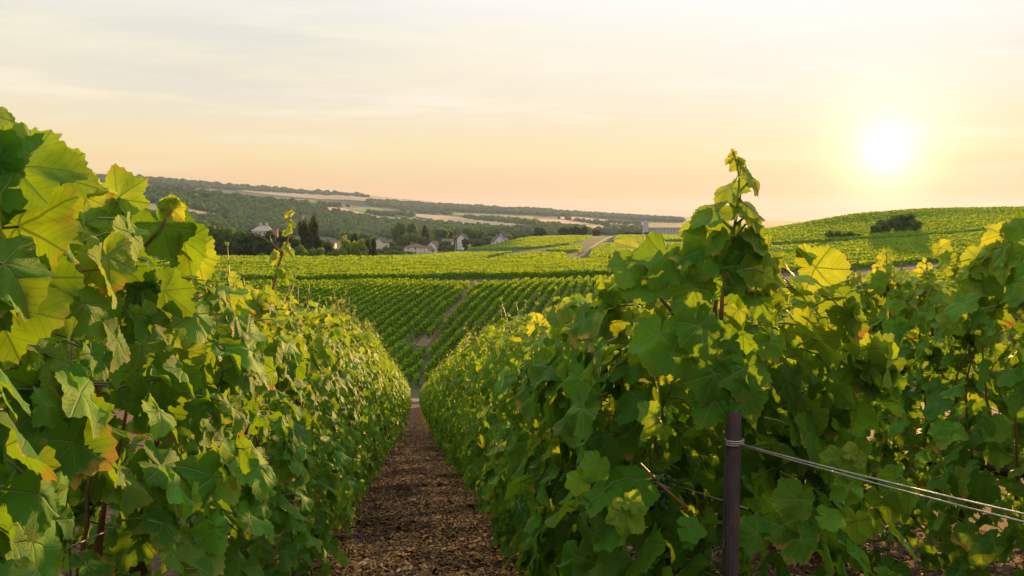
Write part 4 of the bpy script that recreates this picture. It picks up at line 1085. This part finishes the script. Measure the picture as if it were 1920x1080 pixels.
for (px, yt, w_) in [(1165, 436, 16), (1180, 434, 18), (1197, 435, 18), (1215, 435, 20), (1232, 437, 14)]:
    tree(px, 700, yt, w_, 'dark', 'dark shrub in front of the white silo at the crest', 'shrubs in front of the silo')
GH = 'bushes of the thicket on the right hill'
for (px, yt, w_, D) in [(1655, 408, 34, 262), (1675, 401, 36, 266), (1695, 398, 40, 266), (1712, 408, 28, 262), (1642, 420, 24, 258)]:
    tree(px, D, yt, w_, 'round', 'large round tree of the thicket below the sun on the right hill', GH)
for (px, yt, w_) in [(1555, 431, 22), (1572, 430, 24), (1590, 432, 22), (1606, 436, 16)]:
    tree(px, 252, yt, w_, 'bush', 'low bush in the hedge line on the right hill left of the thicket', 'low bushes on the right hill')

# ------------------------------------------------------------------ far woods
icv, icf = ico(2)
icf = np.array(icf)
def wood(name, polys, n, hgt, label, dmin=600, dmax=6500, seed=1, wfac=1.0):
    r_ = np.random.default_rng(seed); Vs = []; Fs = []; Cs = []; base = 0; cnt = 0
    tot_ = [abs(sum(p[i][0]*p[(i+1) % len(p)][1]-p[(i+1) % len(p)][0]*p[i][1] for i in range(len(p))))/2 for p in polys]
    for p, A in zip(polys, tot_):
        xs = [q[0] for q in p]; ys = [q[1] for q in p]; want = int(n*A/sum(tot_)); got = 0; tries = 0
        while got < want and tries < want*12:
            tries += 1
            px = r_.uniform(min(xs), max(xs)); py = r_.uniform(min(ys), max(ys))
            if not in_poly(np.array([px]), np.array([py]), p)[0]: continue
            h = hit(px, py, dmin, dmax)
            if h is None: continue
            got += 1; s = hgt*r_.uniform(.7, 1.3); sw = s*r_.uniform(.45, .65)*wfac
            d = icv*(1+.22*np.sin(icv[:, [1, 2, 0]]*4+r_.random(3)*6).sum(1)[:, None]*.6)
            W = d*np.array([sw, sw, s*.55])+np.array([h[0], h[1], h[2]+s*.42])
            Vs.append(W); Fs.append(icf+base); base += len(W)
            c = np.clip(r_.random()*.8+.2*r_.random(len(W)), 0, 1)
            Cs.append(np.stack([c, 0*c, np.full(len(W), r_.random()**4*.5), np.ones(len(W))], 1))
            m_ = 26; dd = r_.normal(size=(m_, 3)); dd /= np.linalg.norm(dd, axis=1)[:, None]; dd[:, 2] = np.abs(dd[:, 2])*.9
            Q = dd*np.array([sw, sw, s*.58])*1.02+np.array([h[0], h[1], h[2]+s*.42])
            V_, F_, C_ = clumps(Q, s*.13, np.tile([r_.random(), 0, .1, 1], (m_, 1)), r_)
            Vs.append(V_); Cs.append(C_)
            Fs.append(F_[:, :3]+base); Fs.append(F_[:, [0, 2, 3]]+base); base += len(V_)
    o = link(name, fast_mesh(name, np.vstack(Vs), np.vstack(Fs), M['wood_far'], attrs={'lv': np.vstack(Cs)}))
    tag(o, label, 'woodland', kind='stuff'); print(name, len(Vs)//2)
wood('wooded_hill', [[(-150, 348), (180, 352), (300, 356), (420, 364), (520, 376), (600, 384), (720, 392), (590, 390), (590, 396), (500, 420), (430, 408), (350, 392), (260, 383), (-150, 383)],
                     [(430, 404), (590, 394), (660, 404), (740, 420), (780, 425), (700, 432), (640, 445), (520, 440), (380, 432), (-150, 430), (-150, 405), (380, 410), (425, 412)]], 3400, 8.5, 'dense dark green wood covering the hill on the left', 700, 2200, 2)
wood('valley_wood', [[(620, 435), (700, 420), (770, 418), (850, 424), (960, 432), (1030, 437), (1100, 438), (1010, 444), (960, 440), (850, 445), (740, 448), (640, 452)],
                     [(1110, 435), (1205, 429), (1210, 440), (1130, 441)], [(1030, 434), (1120, 436), (1120, 441), (1030, 441)]], 1100, 9, 'hazy trees filling the valley behind the village', 680, 1500, 3)
wood('ridge_wood', [[(-150, 328), (150, 331), (260, 335), (400, 346), (560, 358), (690, 368), (690, 371), (560, 364), (440, 357), (260, 347), (-150, 352)]], 1500, 11, 'dark wood along the highest ridge of the skyline', 2300, 4500, 4, 1.3)
wood('ridge_wood', [[(690, 378), (835, 386), (950, 390), (1080, 398), (1200, 407), (1280, 411), (1280, 417), (1190, 413), (1100, 407), (1050, 406), (1000, 403), (850, 397), (780, 393), (690, 386)]], 1700, 10, 'bluish wood along the lower ridge right of the stubble hill', 1700, 5200, 5, 1.3)
wood('hedgerow_wood', [[(750, 392), (835, 400), (850, 404), (750, 398)], [(870, 409), (930, 411), (1010, 420), (1000, 424), (880, 412)], [(1010, 421), (1060, 427), (1110, 434), (1010, 434)], [(690, 400), (775, 404), (775, 408), (690, 403)],
                       [(1040, 410), (1140, 420), (1140, 425), (1080, 416)], [(1130, 417), (1200, 421), (1200, 424), (1150, 421)], [(770, 367), (795, 368), (795, 370), (770, 369)]], 420, 8.5, 'tree lines between the stubble fields on the far slope', 700, 4000, 6)

# ------------------------------------------------------------------ village houses
M['white'] = simple('white_render', (.62, .56, .50), .85, .2, var=.08, scale=.6)
M['cream'] = simple('cream_render', (.58, .46, .36), .85, .2, var=.08, scale=.6)
M['tile'] = simple('brown_roof_tiles', (.15, .085, .06), .85, .2, var=.3, scale=3)
M['slate'] = simple('dark_slate', (.06, .045, .045), .7, .3, var=.3, scale=3)
M['stone'] = simple('pale_stone', (.40, .33, .27), .85, .2, var=.15, scale=.8)
M['brick'] = simple('red_brick', (.36, .13, .09), .85, .2, var=.25, scale=2)
M['pane'] = simple('dark_window', (.03, .03, .035), .2, .5, var=.1, scale=1)
M['silo'] = simple('pale_concrete', (.36, .36, .40), .8, .2, var=.08, scale=.15)
M['paint'] = simple('white_paint', (.72, .70, .66), .5, .4, var=.05, scale=2)
M['fence'] = simple('pale_yellow_fence', (.52, .42, .18), .8, .2, var=.2, scale=2)
def house(px, D, yb, w_, d_, h_, rh, rz, wall, roof, label, hip=False, chim=True, name='house', wins=2, floors=1):
    p = at(px, yb, D); x, y = p[0], p[1]; z = float(ground_z(x, y))
    zb_ = D*float(slope_of(yb)); z = max(z, zb_) if zb_-z < 6 else zb_
    o = empty(name, (x, y, z), rz); tag(o, label, 'house')
    a, b = w_/2, d_/2
    m = MB(); m.box(-a, a, -b, b, -4, h_)
    if not hip:
        m.add([(-a, -b, h_+.002), (-a, b, h_+.002), (-a, 0, h_+rh), (a, -b, h_+.002), (a, b, h_+.002), (a, 0, h_+rh)], [(0, 2, 1), (3, 4, 5)])
    m.build('wall', M[wall], o)
    e = .45; t = .22; r = MB()
    if hip:
        q = max(.1, a-b)
        r.add([(-a-e, -b-e, h_), (a+e, -b-e, h_), (a+e, b+e, h_), (-a-e, b+e, h_), (-q, 0, h_+rh), (q, 0, h_+rh)], [(0, 1, 5, 4), (1, 2, 5), (2, 3, 4, 5), (3, 0, 4), (3, 2, 1, 0)])
    else:
        k = rh/b*e
        for s in (-1, 1):
            V = [(-a-e, s*(b+e), h_-k), (a+e, s*(b+e), h_-k), (a+e, 0, h_+rh), (-a-e, 0, h_+rh)]
            r.add(V+[(v[0], v[1], v[2]+t) for v in V], [(0, 1, 2, 3), (4, 7, 6, 5), (0, 4, 5, 1), (1, 5, 6, 2), (2, 6, 7, 3), (3, 7, 4, 0)])
    ro = r.build('roof', M[roof], o)
    if chim:
        c = MB(); c.box(-a*.55-.35, -a*.55+.35, -.3, .4, h_+rh*.5, h_+rh+.9); c.build('chimney', M['brick'], ro)
    for fl in range(floors):
        zz = 1.2+fl*2.7
        for i in range(wins):
            xx = -a+w_*(i+.5)/wins
            m = MB(); m.box(xx-.5, xx+.5, -b-.05, -b+.02, zz, zz+1.35); m.build('window', M['pane'], o)
        for yy in (-b*.5, b*.4):
            for s in (1,):
                m = MB(); m.box(a-.02, a+.05, yy-.45, yy+.45, zz, zz+1.3); m.build('window', M['pane'], o)
    m = MB(); m.box(a*.2, a*.2+1, -b-.06, -b+.02, 0, 2.1); m.build('door', M['tile'], o)
    return o
rz0 = -PSI
house(716, 560, 466, 6.5, 8, 4.6, 3.0, rz0+R(55), 'cream', 'slate', 'pink lit gabled house at the left end of the village', wins=1)
house(779, 545, 479, 12, 8.5, 5.4, 2.4, rz0-R(28), 'cream', 'tile', 'two storey cream house with hipped brown roof in front of the trees', hip=True, floors=2, wins=2)
house(803, 556, 476, 6.5, 7, 2.6, 3.0, rz0+R(60), 'white', 'tile', 'low white annex with steep gable right of the two storey cream house', chim=False, wins=1)
house(814, 575, 471, 7, 7, 3.8, 3.4, rz0+R(62), 'white', 'tile', 'white gabled house with brown roof behind the low annex', wins=1)
house(840, 590, 459, 8, 7, 2.6, 1.6, rz0, 'white', 'tile', 'long brown roof house half hidden in the village trees', chim=False)
house(868, 600, 458, 6, 7, 4.4, 3.2, rz0+R(65), 'white', 'slate', 'white gabled house beside the dark red leaved tree', wins=1)
house(934, 575, 462, 7, 8, 2.6, 4.2, rz0-R(70), 'white', 'slate', 'white house with a steep dark roof reaching low at the right end of the village', wins=1)
house(947, 600, 456, 8, 7, 4.2, 3.4, rz0+R(35), 'white', 'slate', 'rightmost white gabled village house under a small yellow green tree', wins=2)
house(618, 420, 462, 6.5, 5, 1.8, 1.2, rz0, 'cream', 'tile', 'small pale roof showing between the bushes of the tree belt', chim=False, wins=1)
house(731, 590, 460, 6, 5, 2.2, .6, rz0, 'white', 'tile', 'low white shed right of the pink gabled house', chim=False, wins=1)
def manor():
    D = 780; p = at(495, 438, D); z = D*float(slope_of(442)); o = empty('manor', (p[0], p[1], z), rz0+R(12)); tag(o, 'pale stone manor with a long roof and red brick wing rising out of the wood', 'manor')
    m = MB(); m.box(-11, 8, -4, 4, -8, 5); m.build('wall', M['stone'], o)
    m = MB(); V = [(-12, -4.6, 4.8), (8.4, -4.6, 4.8), (8.4, 4.6, 4.8), (-12, 4.6, 4.8), (-4, 0, 10), (4, 0, 10)]; m.add(V, [(0, 1, 5, 4), (1, 2, 5), (2, 3, 4, 5), (3, 0, 4), (3, 2, 1, 0)]); rf = m.build('roof', M['stone'], o)
    for x in (-4, 1.5):
        m = MB(); m.box(x, x+2, -1, 1, 8, 12.5); m.box(x-.2, x+2.2, -1.2, 1.2, 12.505, 13); m.build('chimney', M['stone'], rf)
    m = MB(); m.box(8.01, 13, -3, 3.5, -8, 6); m.box(7.6, 13.4, -3.4, 3.9, 6.005, 6.6); m.build('brick_wing', M['brick'], o)
    for x in (-8, -4, 0, 4): m = MB(); m.box(x, x+1.2, -4.06, -3.9, 1.2, 3.4); m.build('window', M['pane'], o)
manor()
def silo():
    D = 1100; p = at(1212, 438, D); z = D*float(slope_of(441)); o = empty('grain_silo', (p[0], p[1], z), rz0-R(4)); tag(o, 'white concrete grain silo with a tower and a row of tall cylinders', 'silo')
    k = D/F_PX
    tw = MB(); tw.box(-6*k, 3*k, -5, 8, -6, 25*k); tw.box(-3*k, 1.5*k, -3, 5, 25*k+.01, 27*k); tw.build('tower', M['silo'], o)
    for i in range(11):
        x = (6+i*6.0)*k; c = MB(); n = 20; rr = 2.9*k
        c.add([(x+rr*math.cos(a), rr*math.sin(a), zz) for zz in (-6, 12.5*k) for a in np.linspace(0, 2*math.pi, n, endpoint=False)], [(j, (j+1) % n, n+(j+1) % n, n+j) for j in range(n)]+[tuple(range(n, 2*n))])
        c.build('cylinder', M['silo'], o, smooth=False)
    g = MB(); g.box(3.1*k, 70*k, -3, 3, 12.5*k+.01, 14.5*k); g.build('conveyor_gallery', M['silo'], o)
silo()
# street, lamps, sign, car, fence
trk([(640, 489), (700, 487), (760, 483), (800, 479), (840, 474.5), (880, 468), (925, 463)], 7, 420, 'village_road', 'asphalt', .15)
def lamp(px, yb, yt, D, label):
    p = at(px, yb, D); z = float(ground_z(p[0], p[1])); h = D*float(slope_of(yt))-z
    o = empty('street_lamp', (p[0], p[1], z), rz0); tag(o, label, 'street lamp')
    m = MB(); m.tube([(0, 0, -.3), (0, 0, h*.9), (-.1, 0, h)], [.14, .11, .09], 8); m.build('pole', M['paint'], o)
    m = MB(); m.tube([(-.1, 0, h-.05), (-.9, 0, h+.1), (-1.5, 0, h+.05)], .07, 6); m.build('arm', M['paint'], o)
    m = MB(); m.box(-2.3, -1.45, -.2, .2, h-.08, h+.12); m.build('lamp_head', M['paint'], o)
lamp(854.5, 470, 452, 560, 'tall pale street lamp in the middle of the village street'); lamp(816.5, 476, 460, 540, 'thin street lamp beside the parked white car')
def car(px, yb, D):
    p = at(px, yb, D); z = float(ground_z(p[0], p[1]))+.15; o = empty('parked_car', (p[0], p[1], z), rz0+R(15)); tag(o, 'small white car parked at the roadside near the low white annex', 'car')
    prof = [(-2.1, .35), (-2.1, .85), (-1.6, 1.0), (-1.1, 1.5), (.6, 1.5), (1.2, 1.0), (2.0, .85), (2.1, .35)]
    m = MB(); n = len(prof); m.add([(x, -.85, zz) for x, zz in prof]+[(x, .85, zz) for x, zz in prof], [tuple(range(n)), tuple(range(n, 2*n))[::-1]]+[(i, n+i, n+(i+1) % n, (i+1) % n) for i in range(n)])
    m.build('body', M['paint'], o)
    m = MB(); m.box(-1.0, .5, -.87, .87, 1.02, 1.4); m.build('window', M['pane'], o)
    for x in (-1.3, 1.3):
        for y in (-.8, .8):
            m = MB(); m.tube([(x, y-.1, .33), (x, y+.1, .33)], .33, 12); m.build('wheel', M['pane'], o)
car(819.5, 475, 535)
def sign(px, yb, D):
    p = at(px, yb, D); z = float(ground_z(p[0], p[1])); o = empty('road_sign', (p[0], p[1], z), rz0); tag(o, 'small white sign board on two posts beside the village street', 'sign')
    m = MB(); m.box(-1, 1, -.05, .05, 1.1, 2.4); m.build('board', M['paint'], o)
    for x in (-.8, .8): m = MB(); m.box(x-.05, x+.05, .052, .12, -.2, 2.3); m.build('post', M['steel'], o)
sign(867.5, 466, 552)
def fence(pts, D, label):
    P = [at(x, y, D) for x, y in pts]; o = empty('garden_fence', (P[0][0], P[0][1], float(ground_z(P[0][0], P[0][1]))), 0); tag(o, label, 'fence')
    loc = np.array(o.location); n = 13
    Q = [P[0]+(P[-1]-P[0])*t for t in np.linspace(0, 1, n)]; Q = [np.array([q[0], q[1], float(ground_z(q[0], q[1]))])-loc for q in Q]
    for q in Q: m = MB(); m.box(q[0]-.1, q[0]+.1, q[1]-.1, q[1]+.1, q[2]-.2, q[2]+1.5); m.build('post', M['fence'], o)
    for hh in (.55, 1.2): m = MB(); m.tube([q+ZV*hh-HV*.13 for q in Q], .09, 4); m.build('rail', M['fence'], o)
fence([(703, 486), (738, 484)], 500, 'pale yellow post and rail fence at the left end of the village road')

# ------------------------------------------------------------------ haze: one closed box of thin air
def haze():
    m = bpy.data.materials.new('haze'); m.use_nodes = True; t = NT(m.node_tree); t.n.clear()
    out = t.new('ShaderNodeOutputMaterial'); v = t.new('ShaderNodeVolumePrincipled')
    v.inputs['Color'].default_value = (.56, .66, 1.0, 1); v.inputs['Density'].default_value = .00005; v.inputs['Anisotropy'].default_value = .25
    t.l.new(v.outputs[0], out.inputs['Volume'])
    b = MB(); b.box(-9300, 9300, -9300, 9300, -140, 300)
    o = b.build('haze', m); tag(o, 'thin evening haze lying over the valley', 'haze', kind='stuff')
    m.cycles.homogeneous_volume = True if hasattr(m.cycles, 'homogeneous_volume') else None
haze()
